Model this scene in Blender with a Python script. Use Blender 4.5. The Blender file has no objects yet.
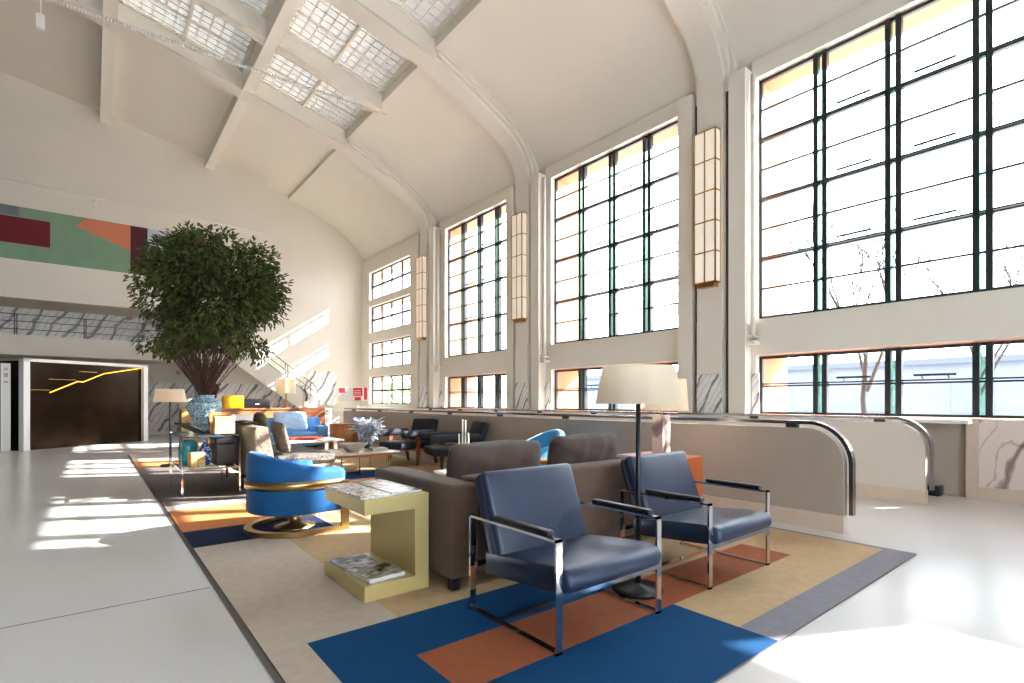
import bpy, bmesh, math, random
from mathutils import Vector, Matrix, Quaternion
random.seed(7)
PI = math.pi
sc = bpy.context.scene
COL = sc.collection

# ------------------------------------------------------------------ helpers
def link(o):
    COL.objects.link(o); return o

class MB:
    """collects simple shapes and links them as one mesh object"""
    def __init__(s): s.bm = bmesh.new()
    def _new(s, verts, faces, mi=0, smooth=False):
        vs = [s.bm.verts.new(v) for v in verts]
        for f in faces:
            try:
                fc = s.bm.faces.new([vs[i] for i in f]); fc.material_index = mi; fc.smooth = smooth
            except ValueError: pass
        return vs
    def box(s, x0, x1, y0, y1, z0, z1, mi=0, M=None):
        v = [Vector(p) for p in ((x0,y0,z0),(x1,y0,z0),(x1,y1,z0),(x0,y1,z0),(x0,y0,z1),(x1,y0,z1),(x1,y1,z1),(x0,y1,z1))]
        if M is not None: v = [M @ p for p in v]
        s._new(v, ((0,3,2,1),(4,5,6,7),(0,1,5,4),(1,2,6,5),(2,3,7,6),(3,0,4,7)), mi)
        return s
    def rbox(s, x0, x1, y0, y1, z0, z1, r=.02, seg=3, mi=0, M=None, puff=0.0, sub=0):
        b = bmesh.new(); bmesh.ops.create_cube(b, size=1)
        for v in b.verts:
            v.co = Vector(((x0+x1)/2+v.co.x*(x1-x0), (y0+y1)/2+v.co.y*(y1-y0), (z0+z1)/2+v.co.z*(z1-z0)))
        if sub: bmesh.ops.subdivide_edges(b, edges=b.edges[:], cuts=sub, use_grid_fill=True)
        edges = [e for e in b.edges if len(e.link_faces)==2 and e.calc_face_angle(0) > .5]
        bmesh.ops.bevel(b, geom=edges, offset=r, segments=seg, profile=.5, affect='EDGES')
        c = Vector(((x0+x1)/2,(y0+y1)/2,(z0+z1)/2)); h = Vector(((x1-x0)/2,(y1-y0)/2,(z1-z0)/2))
        if puff:
            ax = min(range(3), key=lambda i: h[i])
            o = [i for i in range(3) if i != ax]
            for v in b.verts:
                d = v.co - c
                f = max(0,(1-(d[o[0]]/h[o[0]])**2))*max(0,(1-(d[o[1]]/h[o[1]])**2))
                v.co[ax] += puff*f*(d[ax]/h[ax])
        s.merge(b, mi, M, True); return s
    def merge(s, b, mi=0, M=None, smooth=True):
        m = {}
        for v in b.verts: m[v] = s.bm.verts.new(M @ v.co if M is not None else v.co)
        for f in b.faces:
            try:
                n = s.bm.faces.new([m[v] for v in f.verts]); n.material_index = mi; n.smooth = smooth
            except ValueError: pass
        b.free()
    def tube(s, pts, r, n=8, mi=0, cap=True, rs=None):
        pts = [Vector(p) for p in pts]; rings = []
        up = None
        for i, p in enumerate(pts):
            t = (pts[min(i+1,len(pts)-1)] - pts[max(i-1,0)]).normalized()
            if up is None:
                up = Vector((0,0,1)) if abs(t.z) < .9 else Vector((1,0,0))
            a = t.cross(up)
            if a.length < 1e-5: a = t.orthogonal()
            a.normalize(); b = a.cross(t).normalized(); up = b
            rr = rs[i] if rs else r
            rings.append([s.bm.verts.new(p + a*math.cos(2*PI*k/n)*rr + b*math.sin(2*PI*k/n)*rr) for k in range(n)])
        for i in range(len(rings)-1):
            for k in range(n):
                f = s.bm.faces.new((rings[i][k], rings[i+1][k], rings[i+1][(k+1)%n], rings[i][(k+1)%n])); f.smooth = True; f.material_index = mi
        if cap:
            for rg, fl in ((rings[0],False),(rings[-1],True)):
                f = s.bm.faces.new(rg[::-1] if fl else rg); f.material_index = mi
        return s
    def lathe(s, prof, cx=0, cy=0, n=32, mi=0, cap=True):
        rings = []
        for r, z in prof:
            rings.append([s.bm.verts.new((cx+r*math.cos(2*PI*k/n), cy+r*math.sin(2*PI*k/n), z)) for k in range(n)])
        for i in range(len(rings)-1):
            for k in range(n):
                f = s.bm.faces.new((rings[i][k], rings[i][(k+1)%n], rings[i+1][(k+1)%n], rings[i+1][k])); f.smooth = True; f.material_index = mi
        if cap:
            f = s.bm.faces.new(rings[0][::-1]); f.material_index = mi
            f = s.bm.faces.new(rings[-1]); f.material_index = mi
        return s
    def prism(s, poly, axis, a, b, mi=0, smooth=False):
        """poly: 2D list; axis 'y' -> poly is (x,z), 'x' -> (y,z), 'z' -> (x,y)"""
        def P(p, t):
            return {'y': (p[0], t, p[1]), 'x': (t, p[0], p[1]), 'z': (p[0], p[1], t)}[axis]
        n = len(poly)
        vs = [s.bm.verts.new(P(p, a)) for p in poly] + [s.bm.verts.new(P(p, b)) for p in poly]
        fs = [s.bm.faces.new(vs[:n][::-1]), s.bm.faces.new(vs[n:])]
        for i in range(n):
            f = s.bm.faces.new((vs[i], vs[(i+1)%n], vs[n+(i+1)%n], vs[n+i])); f.smooth = smooth; fs.append(f)
        for f in fs: f.material_index = mi
        return s
    def quad(s, pts, mi=0): s._new(pts, (tuple(range(len(pts))),), mi); return s
    def build(s, name, mats, parent=None, loc=None, rot=None):
        bmesh.ops.recalc_face_normals(s.bm, faces=s.bm.faces[:])
        me = bpy.data.meshes.new(name); s.bm.to_mesh(me); s.bm.free()
        for m in (mats if isinstance(mats, (list, tuple)) else [mats]): me.materials.append(m)
        o = link(bpy.data.objects.new(name, me))
        if parent is not None: o.parent = parent
        if loc: o.location = loc
        if rot: o.rotation_euler = rot
        return o

def tag(o, label, cat, group=None):
    o['label'] = label; o['category'] = cat
    if group: o['group'] = group
    return o
def thing(name, label, cat, loc=(0,0,0), rz=0, group=None):
    o = link(bpy.data.objects.new(name, None)); o.empty_display_size = .1
    o.location = loc; o.rotation_euler = (0,0,rz)
    return tag(o, label, cat, group)
def struct(o):
    o['kind'] = 'structure'; return o
def sroot(name, loc=(0,0,0)):
    o = link(bpy.data.objects.new(name, None)); o.location = loc; o['kind'] = 'structure'; return o
def dup(root, loc, rz, label):
    def cp(o, par):
        c = o.copy(); COL.objects.link(c); c.parent = par
        for ch in [x for x in o.children]: cp(ch, c)
        return c
    r = cp(root, None); r.location = loc; r.rotation_euler = (0,0,rz); r['label'] = label
    return r

# ------------------------------------------------------------------ materials
def srgb(h):
    if isinstance(h, str):
        h = h.lstrip('#'); c = [int(h[i:i+2],16)/255 for i in (0,2,4)]
    else: c = [x/255 for x in h]
    return tuple([x/12.92 if x <= .04045 else ((x+.055)/1.055)**2.4 for x in c] + [1])
def mat(name, col, rough=.5, metal=0, var=0.0, scale=4, bump=0, bscale=60, spec=None, coat=0, sheen=0, col2=None, rvar=0):
    m = bpy.data.materials.new(name); m.use_nodes = True
    nt = m.node_tree; b = nt.nodes['Principled BSDF']
    c = srgb(col); b.inputs['Base Color'].default_value = c
    b.inputs['Roughness'].default_value = rough; b.inputs['Metallic'].default_value = metal
    if spec is not None: b.inputs['Specular IOR Level'].default_value = spec
    if coat: b.inputs['Coat Weight'].default_value = coat; b.inputs['Coat Roughness'].default_value = .1
    if sheen:
        b.inputs['Sheen Weight'].default_value = sheen; b.inputs['Sheen Roughness'].default_value = .35
    if var or col2 or bump or rvar:
        tc = nt.nodes.new('ShaderNodeTexCoord')
        if var or col2 or rvar:
            n = nt.nodes.new('ShaderNodeTexNoise'); n.inputs['Scale'].default_value = scale; n.inputs['Detail'].default_value = 6
            nt.links.new(tc.outputs['Object'], n.inputs['Vector'])
        if var or col2:
            r = nt.nodes.new('ShaderNodeValToRGB')
            c2 = srgb(col2) if col2 else tuple(min(1, x*(1+var)) for x in c[:3]) + (1,)
            c1 = c if col2 else tuple(x*(1-var) for x in c[:3]) + (1,)
            r.color_ramp.elements[0].color = c1; r.color_ramp.elements[0].position = .35
            r.color_ramp.elements[1].color = c2; r.color_ramp.elements[1].position = .65
            nt.links.new(n.outputs['Fac'], r.inputs['Fac']); nt.links.new(r.outputs['Color'], b.inputs['Base Color'])
        if rvar:
            mr = nt.nodes.new('ShaderNodeMapRange'); mr.inputs['To Min'].default_value = max(0, rough-rvar); mr.inputs['To Max'].default_value = rough+rvar
            mr.inputs['From Min'].default_value = .3; mr.inputs['From Max'].default_value = .7
            nt.links.new(n.outputs['Fac'], mr.inputs['Value']); nt.links.new(mr.outputs['Result'], b.inputs['Roughness'])
        if bump:
            n2 = nt.nodes.new('ShaderNodeTexNoise'); n2.inputs['Scale'].default_value = bscale; n2.inputs['Detail'].default_value = 4
            bp = nt.nodes.new('ShaderNodeBump'); bp.inputs['Strength'].default_value = bump; bp.inputs['Distance'].default_value = .02
            nt.links.new(tc.outputs['Object'], n2.inputs['Vector']); nt.links.new(n2.outputs['Fac'], bp.inputs['Height'])
            nt.links.new(bp.outputs['Normal'], b.inputs['Normal'])
    return m
def marble(name, base, vein, scale=1.2, dist=4, rough=.25, width=.06, flip=1):
    m = bpy.data.materials.new(name); m.use_nodes = True; nt = m.node_tree; b = nt.nodes['Principled BSDF']
    b.inputs['Roughness'].default_value = rough
    tc = nt.nodes.new('ShaderNodeTexCoord'); mp = nt.nodes.new('ShaderNodeMapping'); mp.inputs['Scale'].default_value = (1.3*flip, 1.3, .8)
    nt.links.new(tc.outputs['Object'], mp.inputs['Vector'])
    cur = None
    for sc_, wd_, dt in ((scale, width, dist), (scale*2.7, width*1.5, dist*1.4)):
        w = nt.nodes.new('ShaderNodeTexWave'); w.bands_direction = 'DIAGONAL'; w.inputs['Scale'].default_value = sc_; w.inputs['Distortion'].default_value = dt; w.inputs['Detail'].default_value = 4
        w.inputs['Detail Scale'].default_value = 1.1
        nt.links.new(mp.outputs['Vector'], w.inputs['Vector'])
        r = nt.nodes.new('ShaderNodeValToRGB'); e = r.color_ramp.elements
        k = 1 if cur is None else .45
        v, bs = srgb(vein), srgb(base)
        e[0].position = 0; e[0].color = v if cur is None else tuple(.6+.4*q for q in v[:3])+(1,); e[1].position = wd_; e[1].color = bs if cur is None else (1,1,1,1)
        nt.links.new(w.outputs['Fac'], r.inputs['Fac'])
        if cur is None: cur = r.outputs['Color']
        else:
            mx = nt.nodes.new('ShaderNodeMix'); mx.data_type = 'RGBA'; mx.blend_type = 'MULTIPLY'; mx.inputs['Factor'].default_value = 1
            nt.links.new(cur, mx.inputs['A']); nt.links.new(r.outputs['Color'], mx.inputs['B']); cur = mx.outputs['Result']
    nt.links.new(cur, b.inputs['Base Color'])
    return m
def glass(name, tint=(1,1,1), gloss=.06):
    m = bpy.data.materials.new(name); m.use_nodes = True; nt = m.node_tree; nt.nodes.clear()
    out = nt.nodes.new('ShaderNodeOutputMaterial'); t = nt.nodes.new('ShaderNodeBsdfTransparent'); g = nt.nodes.new('ShaderNodeBsdfGlossy')
    t.inputs['Color'].default_value = (*tint, 1); g.inputs['Roughness'].default_value = .02
    mx = nt.nodes.new('ShaderNodeMixShader'); mx.inputs['Fac'].default_value = gloss
    nt.links.new(t.outputs[0], mx.inputs[1]); nt.links.new(g.outputs[0], mx.inputs[2]); nt.links.new(mx.outputs[0], out.inputs['Surface'])
    return m
def translucent(name, col, frac=.6, rough=.6):
    m = bpy.data.materials.new(name); m.use_nodes = True; nt = m.node_tree; nt.nodes.clear()
    out = nt.nodes.new('ShaderNodeOutputMaterial'); t = nt.nodes.new('ShaderNodeBsdfTranslucent'); d = nt.nodes.new('ShaderNodeBsdfDiffuse')
    t.inputs['Color'].default_value = srgb(col); d.inputs['Color'].default_value = srgb(col)
    mx = nt.nodes.new('ShaderNodeMixShader'); mx.inputs['Fac'].default_value = 1-frac
    nt.links.new(t.outputs[0], mx.inputs[1]); nt.links.new(d.outputs[0], mx.inputs[2]); nt.links.new(mx.outputs[0], out.inputs['Surface'])
    return m
def emit(name, col, s):
    m = bpy.data.materials.new(name); m.use_nodes = True; b = m.node_tree.nodes['Principled BSDF']
    b.inputs['Base Color'].default_value = srgb(col); b.inputs['Emission Color'].default_value = srgb(col); b.inputs['Emission Strength'].default_value = s
    return m
def speck(name, base, dots, scale=60, thr=.55, rough=.8, bump=.3):
    m = bpy.data.materials.new(name); m.use_nodes = True; nt = m.node_tree; b = nt.nodes['Principled BSDF']; b.inputs['Roughness'].default_value = rough
    tc = nt.nodes.new('ShaderNodeTexCoord'); n = nt.nodes.new('ShaderNodeTexNoise'); n.inputs['Scale'].default_value = scale; n.inputs['Detail'].default_value = 3
    nt.links.new(tc.outputs['Object'], n.inputs['Vector'])
    r = nt.nodes.new('ShaderNodeValToRGB'); e = r.color_ramp.elements
    e[0].position = thr-.08; e[0].color = srgb(base); e[1].position = thr; e[1].color = srgb(dots)
    nt.links.new(n.outputs['Fac'], r.inputs['Fac']); nt.links.new(r.outputs['Color'], b.inputs['Base Color'])
    if bump:
        bp = nt.nodes.new('ShaderNodeBump'); bp.inputs['Strength'].default_value = bump; bp.inputs['Distance'].default_value = .01
        nt.links.new(n.outputs['Fac'], bp.inputs['Height']); nt.links.new(bp.outputs['Normal'], b.inputs['Normal'])
    return m
def wood(name, a, c, scale=3, rough=.35, stretch=(1,8,8)):
    m = bpy.data.materials.new(name); m.use_nodes = True; nt = m.node_tree; b = nt.nodes['Principled BSDF']; b.inputs['Roughness'].default_value = rough
    tc = nt.nodes.new('ShaderNodeTexCoord'); mp = nt.nodes.new('ShaderNodeMapping'); mp.inputs['Scale'].default_value = stretch
    n = nt.nodes.new('ShaderNodeTexNoise'); n.inputs['Scale'].default_value = scale; n.inputs['Detail'].default_value = 6
    nt.links.new(tc.outputs['Object'], mp.inputs['Vector']); nt.links.new(mp.outputs['Vector'], n.inputs['Vector'])
    r = nt.nodes.new('ShaderNodeValToRGB'); e = r.color_ramp.elements
    e[0].position = .35; e[0].color = srgb(a); e[1].position = .65; e[1].color = srgb(c)
    nt.links.new(n.outputs['Fac'], r.inputs['Fac']); nt.links.new(r.outputs['Color'], b.inputs['Base Color'])
    return m

PLASTER = mat('plaster', '#e2dccf', .8, var=.02, scale=.6)
PLASTERC = mat('ceiling_plaster', '#e2dccf', .85, var=.02, scale=.5)
TRIMP = mat('trim_paint', '#e2dccf', .6)
TAUPE = mat('taupe_paint', '#a99c8e', .55, var=.03, scale=1.5)
SKIRT = mat('pink_stone', '#cdb9a6', .35, var=.05, scale=3)
FLOORM = mat('polished_concrete', '#d3cfca', .22, var=.03, scale=.5, spec=.12)
MARB = marble('grey_veined_marble', '#ecebe8', '#8a888d', 1.5, 3.5, width=.12)
MARBE = marble('end_wall_marble', '#f0eeec', '#85838a', .8, 4.5, width=.12, flip=-1)
MARBP = marble('pink_veined_marble', '#e0cfc4', '#8d7773', .55, 8, width=.05)
ORANGE = mat('orange_render', '#d08d69', .85, var=.04, scale=2)
BLACKM = mat('dark_window_steel', '#23282b', .45)
GREENG = glass('green_glass', (.72,.95,.84), .08)
CLEAR = glass('window_pane', (.97,.99,1), .05)
CHROME = mat('chrome', '#dcdcde', .07, 1)
STEELB = mat('brushed_steel', '#8d8d90', .25, 1)
BRASS = mat('brass', '#bd9f6e', .28, 1)
BRASSP = mat('pale_brass_lacquer', '#cdb87c', .3, .3, var=.03, scale=2)
NAVYL = mat('navy_leather', '#1f2d46', .36, var=.12, scale=3, bump=.15, bscale=220, spec=.6)
BLACKL = mat('black_leather', '#141519', .4, bump=.12, bscale=200)
BROWNF = mat('brown_sofa_cloth', '#634c3e', .9, var=.06, scale=6, bump=.35, bscale=300, sheen=.2)
BROWNC = mat('dark_brown_cushion_cloth', '#54443d', .92, var=.1, scale=9, bump=.4, bscale=160, sheen=.25)
BLUEV = mat('cobalt_velvet', '#04548e', .75, var=.1, scale=6, sheen=.25)
SKYV = mat('sky_blue_velvet', '#3f9bd2', .75, var=.08, scale=6, sheen=.5)
BLUES = mat('blue_sofa_cloth', '#6fa2d6', .85, var=.06, scale=8, bump=.2, bscale=200)
TWEED = speck('tweed', '#a69886', '#665a50', 90, .54, .95, .5)
GREYF = speck('grey_boucle', '#7c736b', '#3f3936', 70, .55, .95, .5)
DARKF = mat('charcoal_cloth', '#20222b', .8, var=.1, scale=9, bump=.2, bscale=200)
WALNUT = wood('walnut', '#6a3a24', '#8d5736')
TEAK = wood('teak', '#a9683c', '#c58a56')
PALEW = wood('pale_log_wood', '#c39a55', '#e0bd7c', 5)
ORANGEW = mat('orange_lacquer', '#b9602f', .35)
SHADE = translucent('lamp_shade_linen', '#f0dfc4', .45)
SHADEG = translucent('lamp_shade_grey_linen', '#b9b6ac', .3)
BLACKP = mat('black_paint', '#15161a', .35)
WHITEP = mat('white_paint', '#eeebe6', .5)
IVORY = mat('ivory_ceramic', '#e8e0cc', .35)
GREYP = mat('grey_paint', '#8f8d88', .5)
BRONZE = mat('dark_bronze_panel', '#2c1f12', .22, .85, var=.25, scale=2)
BRONZED = mat('dark_bronze_ceiling', '#241a10', .3, .7)
LED = emit('led_strip', '#ffb52e', 2.2)
SKYGL = translucent('glass_brick', '#cdcac5', .05)
OPAL = mat('opal_glass', '#f3e9da', .35)
OPAL.node_tree.nodes['Principled BSDF'].inputs['Emission Color'].default_value = srgb('#f6e6cf'); OPAL.node_tree.nodes['Principled BSDF'].inputs['Emission Strength'].default_value = .25
FROST = translucent('fill_light_frost', '#dde4ea', .7)
SLOT = mat('dark_slot_brown', '#574c44', .8)
FROSTD = translucent('sun_dimming_frost', '#868d93', .4)
GOLD = mat('gilt_metal', '#c69a55', .3, .9)
GLASST = glass('table_glass', (.8,.86,.84), .15)
TEAL = mat('teal_glaze', '#1e8490', .25)
VASEM = speck('speckled_blue_glaze', '#b4cdd3', '#56707a', 48, .53, .3, .1)
CREAMB = mat('cream_card', '#c4b98a', .6)
YELLOW = mat('yellow_lacquer', '#f2b400', .4)
REDP = mat('signal_red', '#c9242c', .5)
REDB = mat('rust_red', '#b2492f', .5)
LEAF = mat('leaf_green', '#545c2c', .55, var=.4, scale=1.6, spec=.3)
LEAFD = mat('leaf_deep_green', '#3e4622', .55, var=.3, scale=2, spec=.3)
TWIG = mat('red_brown_twig', '#4d352c', .8, var=.2, scale=5)
DRYRED = mat('dried_dark_red_leaves', '#5a1f22', .8, var=.3, scale=8)
SILVER = mat('silvery_leaf', '#c9cdd6', .35, .3, var=.2, scale=9)
BARK = mat('grey_bark', '#2b2724', .9)
STONEB = mat('grey_stoneware', '#b3aca2', .6, var=.08, scale=8)

# ------------------------------------------------------------------ room profile
V = [(9.45,7.12),(9.40,7.3),(9.26,7.55),(8.84,8.09),(8.27,8.54),(7.42,8.97),(6.8,9.22),(6.15,9.42)]   # haunch underside
R = [(9.0,6.9),(9.0,7.25),(8.97,7.4),(8.85,7.7),(8.66,7.93),(8.45,8.12),(8.15,8.30),(7.8,8.48),(7.4,8.67),(7.0,8.85),(6.15,9.2),(3.1,9.9),(.2,10.55),(-2.4,10.98),(-4.6,11.2)]
def Rz(x):
    for (x0,z0),(x1,z1) in zip(R[1:], R[2:]):
        if x1 <= x <= x0: return z0+(z1-z0)*(x0-x)/(x0-x1)
    return 11.2
YC = [-.15, 5.27, 10.75, 16.08]
YB, YE, XL = -6.0, 22.0, -4.6
WIN = [(-4.85,-.97),(.48,4.52),(6.0,9.86),(11.42,15.06)]
W4 = (17.55, 21.22)
W4Z = [(1.17,2.33),(2.68,3.77),(4.2,5.32),(5.6,6.78)]

# floor, left and back walls
struct(MB().box(XL-.2, 10.4, YB-.2, 24.6, -.2, 0).build('floor', FLOORM))
struct(MB().box(XL, .64, 4.146, 4.154, 0, .0012).build('trim_floor_joint', mat('joint_grey','#5f5b55',.8)))
struct(MB().box(XL-.2, XL, YB, YE+2.5, 0, 11.6).build('wall_left', mat('dimming_left_wall', '#4c463c', .9)))  # unseen wall set close and dark to dim the end wall's left
w = MB(); BW = (-3.6, 4.6, .6, 5.6)     # frosted glazing added in the unseen back wall to light the foreground
w.box(XL-.2, BW[0], YB-.2, YB, 0, 11.6); w.box(BW[1], 9.7, YB-.2, YB, 0, 11.6); w.box(BW[0], BW[1], YB-.2, YB, 0, BW[2]); w.box(BW[0], BW[1], YB-.2, YB, BW[3], 11.6)
struct(w.build('wall_back', mat('back_wall_render', '#8a8273', .9)))
root = sroot('window_18')
f = MB()
for k in range(9):
    x = BW[0]+(BW[1]-BW[0])*k/8; f.box(x-.03, x+.03, YB-.12, YB-.06, BW[2], BW[3])
for k in range(6):
    z = BW[2]+(BW[3]-BW[2])*k/5; f.box(BW[0], BW[1], YB-.12, YB-.06, z-.03, z+.03)
f.build('window_frame', BLACKM, root)
MB().quad([(BW[0],YB-.09,BW[2]),(BW[1],YB-.09,BW[2]),(BW[1],YB-.09,BW[3]),(BW[0],YB-.09,BW[3])]).build('added_frosted_pane', FROST, root)

# window wall
w = MB()
XI, XO = 9.25, 9.72
def piers():
    segs = []
    edges = [YB] + [e for a,b in WIN for e in (a,b)] + [W4[0], W4[1], YE]
    return [(edges[i], edges[i+1]) for i in range(0, len(edges), 2)]
for a, b in piers():
    yc = [c for c in YC if a < c < b]
    if yc:
        c = yc[0]
        w.box(XO, XO+.08, a, b, 0, 7.4)
        w.box(XI, XO, a, c-.68, 0, 7.4); w.box(XI, XO, c+.68, b, 0, 7.4)
    else:
        w.box(XI, XO+.08, a, b, 0, 7.4)
for a, b in WIN:
    w.box(XI, XO, a, b, 2.12, 2.76); w.box(XI, XO+.08, a, b, 0, 1.05); w.box(XI, XO+.08, a, b, 7.08, 7.4)
a, b = W4
zz = [0] + [z for p in W4Z for z in p] + [7.4]
for i in range(0, len(zz), 2): w.box(XI, XO, a, b, zz[i], zz[i+1])
struct(w.build('wall_right', PLASTER))

# orange outer reveals: deep piers, spandrels, head
w = MB()
for a, b in piers(): w.box(XO+.08, 9.95 if b > 21 else 10.5, a-.001, b+.001, -.2, 7.7)
for a, b in WIN:
    w.box(XO, 10.5, a, b, 2.14, 2.74); w.box(XO+.08, 10.5, a, b, -.2, 1.0); w.box(XO+.08, 9.92, a, b, 7.1, 7.7); w.box(9.92, 10.5, a, b, 7.62, 7.7)
for a, b in WIN:      # outer jamb linings
    for z0, z1 in ((1.06,2.11),(2.77,7.07)):
        w.box(9.45, 9.9, a, a+.004, z0, z1); w.box(9.45, 9.9, b-.004, b, z0, z1); w.box(9.45, 9.9, a, b, z1, z1+.006); w.box(9.45, 9.9, a, b, z0-.006, z0)
a, b = W4
for i in range(0, len(zz), 2): w.box(XO, 10.1, a, b, zz[i]+.01, zz[i+1]-.01 if i else zz[i+1])
w.box(10.5, 10.56, YB, YE, 7.66, 11.5)
struct(w.build('wall_outer', ORANGE))

# pilasters with fins, slots, pipes
for i, c in enumerate(YC):
    p = sroot('trim_%d' % (i+1))
    w = MB()
    w.box(9.0, XO, c-.26, c+.26, 0, 7.3)
    w.box(8.975, 9.0, c-.26, c+.25, 1.8, 2.8)
    w.box(8.985, 9.0, c-.26, c+.21, 1.8, 2.35)
    w.build('pilaster', TRIMP, p)
    for s in (-1, 1):
        w = MB(); w.box(9.0, XO, *sorted((c+s*.37, c+s*.68)), 0, 7.22)
        w.build('fin', TRIMP, p)
        MB().box(9.12, XO, *sorted((c+s*.262, c+s*.368)), 0, 7.2).build('slot_fill', SLOT, p)  # dark brown fill set back in each slot
    MB().box(8.97, 9.0, c-.25, c+.25, 1.05, 1.79).build('marble_panel', MARB, p)
    MB().box(9.22, 9.25, c-.82, c-.69, 1.05, 1.79).build('marble_panel', MARB, p)
    w = MB(); w.tube([(9.14,c-.75,2.45),(9.14,c-.75,7.1)], .045, 10); w.box(9.06,9.25,c-.82,c-.68,2.3,2.36); w.box(9.06,9.25,c-.82,c-.68,2.42,2.46)
    w.build('down_pipe', TRIMP, p)

# sill shelf and lower wall cladding
w = MB(); w.box(8.86, 9.3, 1.55, 22, 1.0, 1.05)
struct(w.build('trim_sill', WHITEP))
w = MB(); w.box(9.2, 9.26, 1.62, 16, 0, 1.0); struct(w.build('wall_lower', TAUPE))
w = MB(); w.box(9.12, 9.26, 1.5, 1.62, 0, 1.05); struct(w.build('trim_post', SKIRT))
w = MB(); w.box(9.2, 9.26, YB, 1.5, .16, 1.05); struct(w.build('wall_marble', MARBP))
w = MB(); w.box(9.16, 9.26, YB, 1.5, 0, .16); struct(w.build('baseboard_right', SKIRT))

# windows
def big_window(n, a, b):
    root = sroot('window_%d' % n)
    pitch = (b-a)/4
    X0, X1 = 9.38, 9.44
    def unit(z0, z1, rows, thick, suffix):
        f = MB()
        t = .05
        f.box(X0, X1, a, b, z0, z0+t*.8); f.box(X0, X1, a, b, z1-t, z1)
        f.box(X0, X1, a, a+t, z0, z1); f.box(X0, X1, b-t, b, z0, z1)
        for k in range(1, 4):
            y = a+k*pitch
            for s in (-1, 1): f.box(X0-.02, X1+.02, *sorted((y+s*.03, y+s*.105)), z0, z1)
        for r in range(1, rows):
            z = z0+(z1-z0)*r/rows
            if r in thick: f.box(X0-.01, X1+.01, a, b, z-.035, z-.008); f.box(X0-.01, X1+.01, a, b, z+.008, z+.03)
            else: f.box(X0+.01, X1-.01, a, b, z-.014, z+.014)
        f.build('window_frame', BLACKM, root)
        g = MB()
        for k in range(1, 4):
            y = a+k*pitch; g.box(9.405, 9.415, y-.03, y+.03, z0+.03, z1-.03)
        g.build('green_glass_strip', GREENG, root)
        g = MB()
        if n == 1 and z1 > 3:      # unseen panes made frosted to hold back sun, clear strip for the floor patch
            c0, c1, yc_ = 3.91, 4.69, -2.12
            for (ya,yb,za,zb) in ((a,b,z0,c0),(a,b,c1,z1),(yc_,b,c0,c1)): g.quad([(9.41,ya,za),(9.41,yb,za),(9.41,yb,zb),(9.41,ya,zb)])
            g.build('added_frosted_pane', FROSTD, root); g = MB()
            g.quad([(9.41,a,c0),(9.41,yc_,c0),(9.41,yc_,c1),(9.41,a,c1)])
        elif n == 1:
            g.quad([(9.41,a,z0),(9.41,b,z0),(9.41,b,z1),(9.41,a,z1)]); g.build('added_frosted_pane', FROSTD, root); g = None
        else:
          for k in range(4):
            g.quad([(9.41,a+k*pitch+.05,z0+.02),(9.41,a+(k+1)*pitch-.05,z0+.02),(9.41,a+(k+1)*pitch-.05,z1-.02),(9.41,a+k*pitch+.05,z1-.02)])
        if g: g.build('pane', CLEAR, root)
        for k in (1, 2):
            for r in thick:
                z = z0+(z1-z0)*r/rows
                h = MB(); y = a+(k+.5)*pitch
                h.tube([(9.32,y-.24,z+.09),(9.32,y+.24,z+.09)], .018, 6)
                for s in (-.15,.15): h.tube([(9.30,y+s,z+.1),(9.38,y+s,z+.04)], .008, 5)
                h.build('handle_bar', BLACKM, root)
    unit(2.78, 7.07, 8, (2,4,6), 'upper')
    unit(1.07, 2.10, 2, (1,), 'lower')
for i, (a, b) in enumerate(WIN): big_window(i+1, a, b)
root = sroot('window_5')
a, b = W4
for z0, z1 in W4Z:
    f = MB(); t = .05
    f.box(9.38,9.44,a,b,z0,z0+t); f.box(9.38,9.44,a,b,z1-t,z1); f.box(9.38,9.44,a,a+t,z0,z1); f.box(9.38,9.44,b-t,b,z0,z1)
    for k in (1,2,3): y = a+(b-a)*k/4; f.box(9.38,9.44,y-.025,y+.025,z0,z1)
    zc = (z0+z1)/2; f.box(9.37,9.45,a,b,zc-.05,zc+.03)
    f.build('window_frame', BLACKM, root)
    MB().quad([(9.41,a,z0),(9.41,b,z0),(9.41,b,z1),(9.41,a,z1)]).build('pane', CLEAR, root)

# ------------------------------------------------------------------ ceiling
def profile_strip(mb, prof, y0, y1, up=.18):
    n = len(prof)
    poly = prof + [(x+ (up if i < 4 else .02), z+up) for i, (x, z) in reversed(list(enumerate(prof)))]
    for i in range(n-1):
        j = 2*n-1-i
        mb.prism([poly[i], poly[i+1], poly[j-1], poly[j]], 'y', y0, y1)
def smooth_strip(mb, prof, y0, y1):
    a = [mb.bm.verts.new((x,y0,z)) for x,z in prof]; b = [mb.bm.verts.new((x,y1,z)) for x,z in prof]
    for i in range(len(prof)-1):
        f = mb.bm.faces.new((a[i],a[i+1],b[i+1],b[i])); f.smooth = True
def catmull(pts, k=5):
    out = []
    P = [pts[0]]+pts+[pts[-1]]
    for i in range(1, len(P)-2):
        for j in range(k):
            t = j/k; p0,p1,p2,p3 = P[i-1],P[i],P[i+1],P[i+2]
            out.append(tuple(.5*((2*p1[c])+(-p0[c]+p2[c])*t+(2*p0[c]-5*p1[c]+4*p2[c]-p3[c])*t*t+(-p0[c]+3*p1[c]-3*p2[c]+p3[c])*t**3) for c in (0,1)))
    out.append(pts[-1]); return out
VS = catmull(V, 5)
w = MB()
smooth_strip(w, VS, YB, YE)
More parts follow.
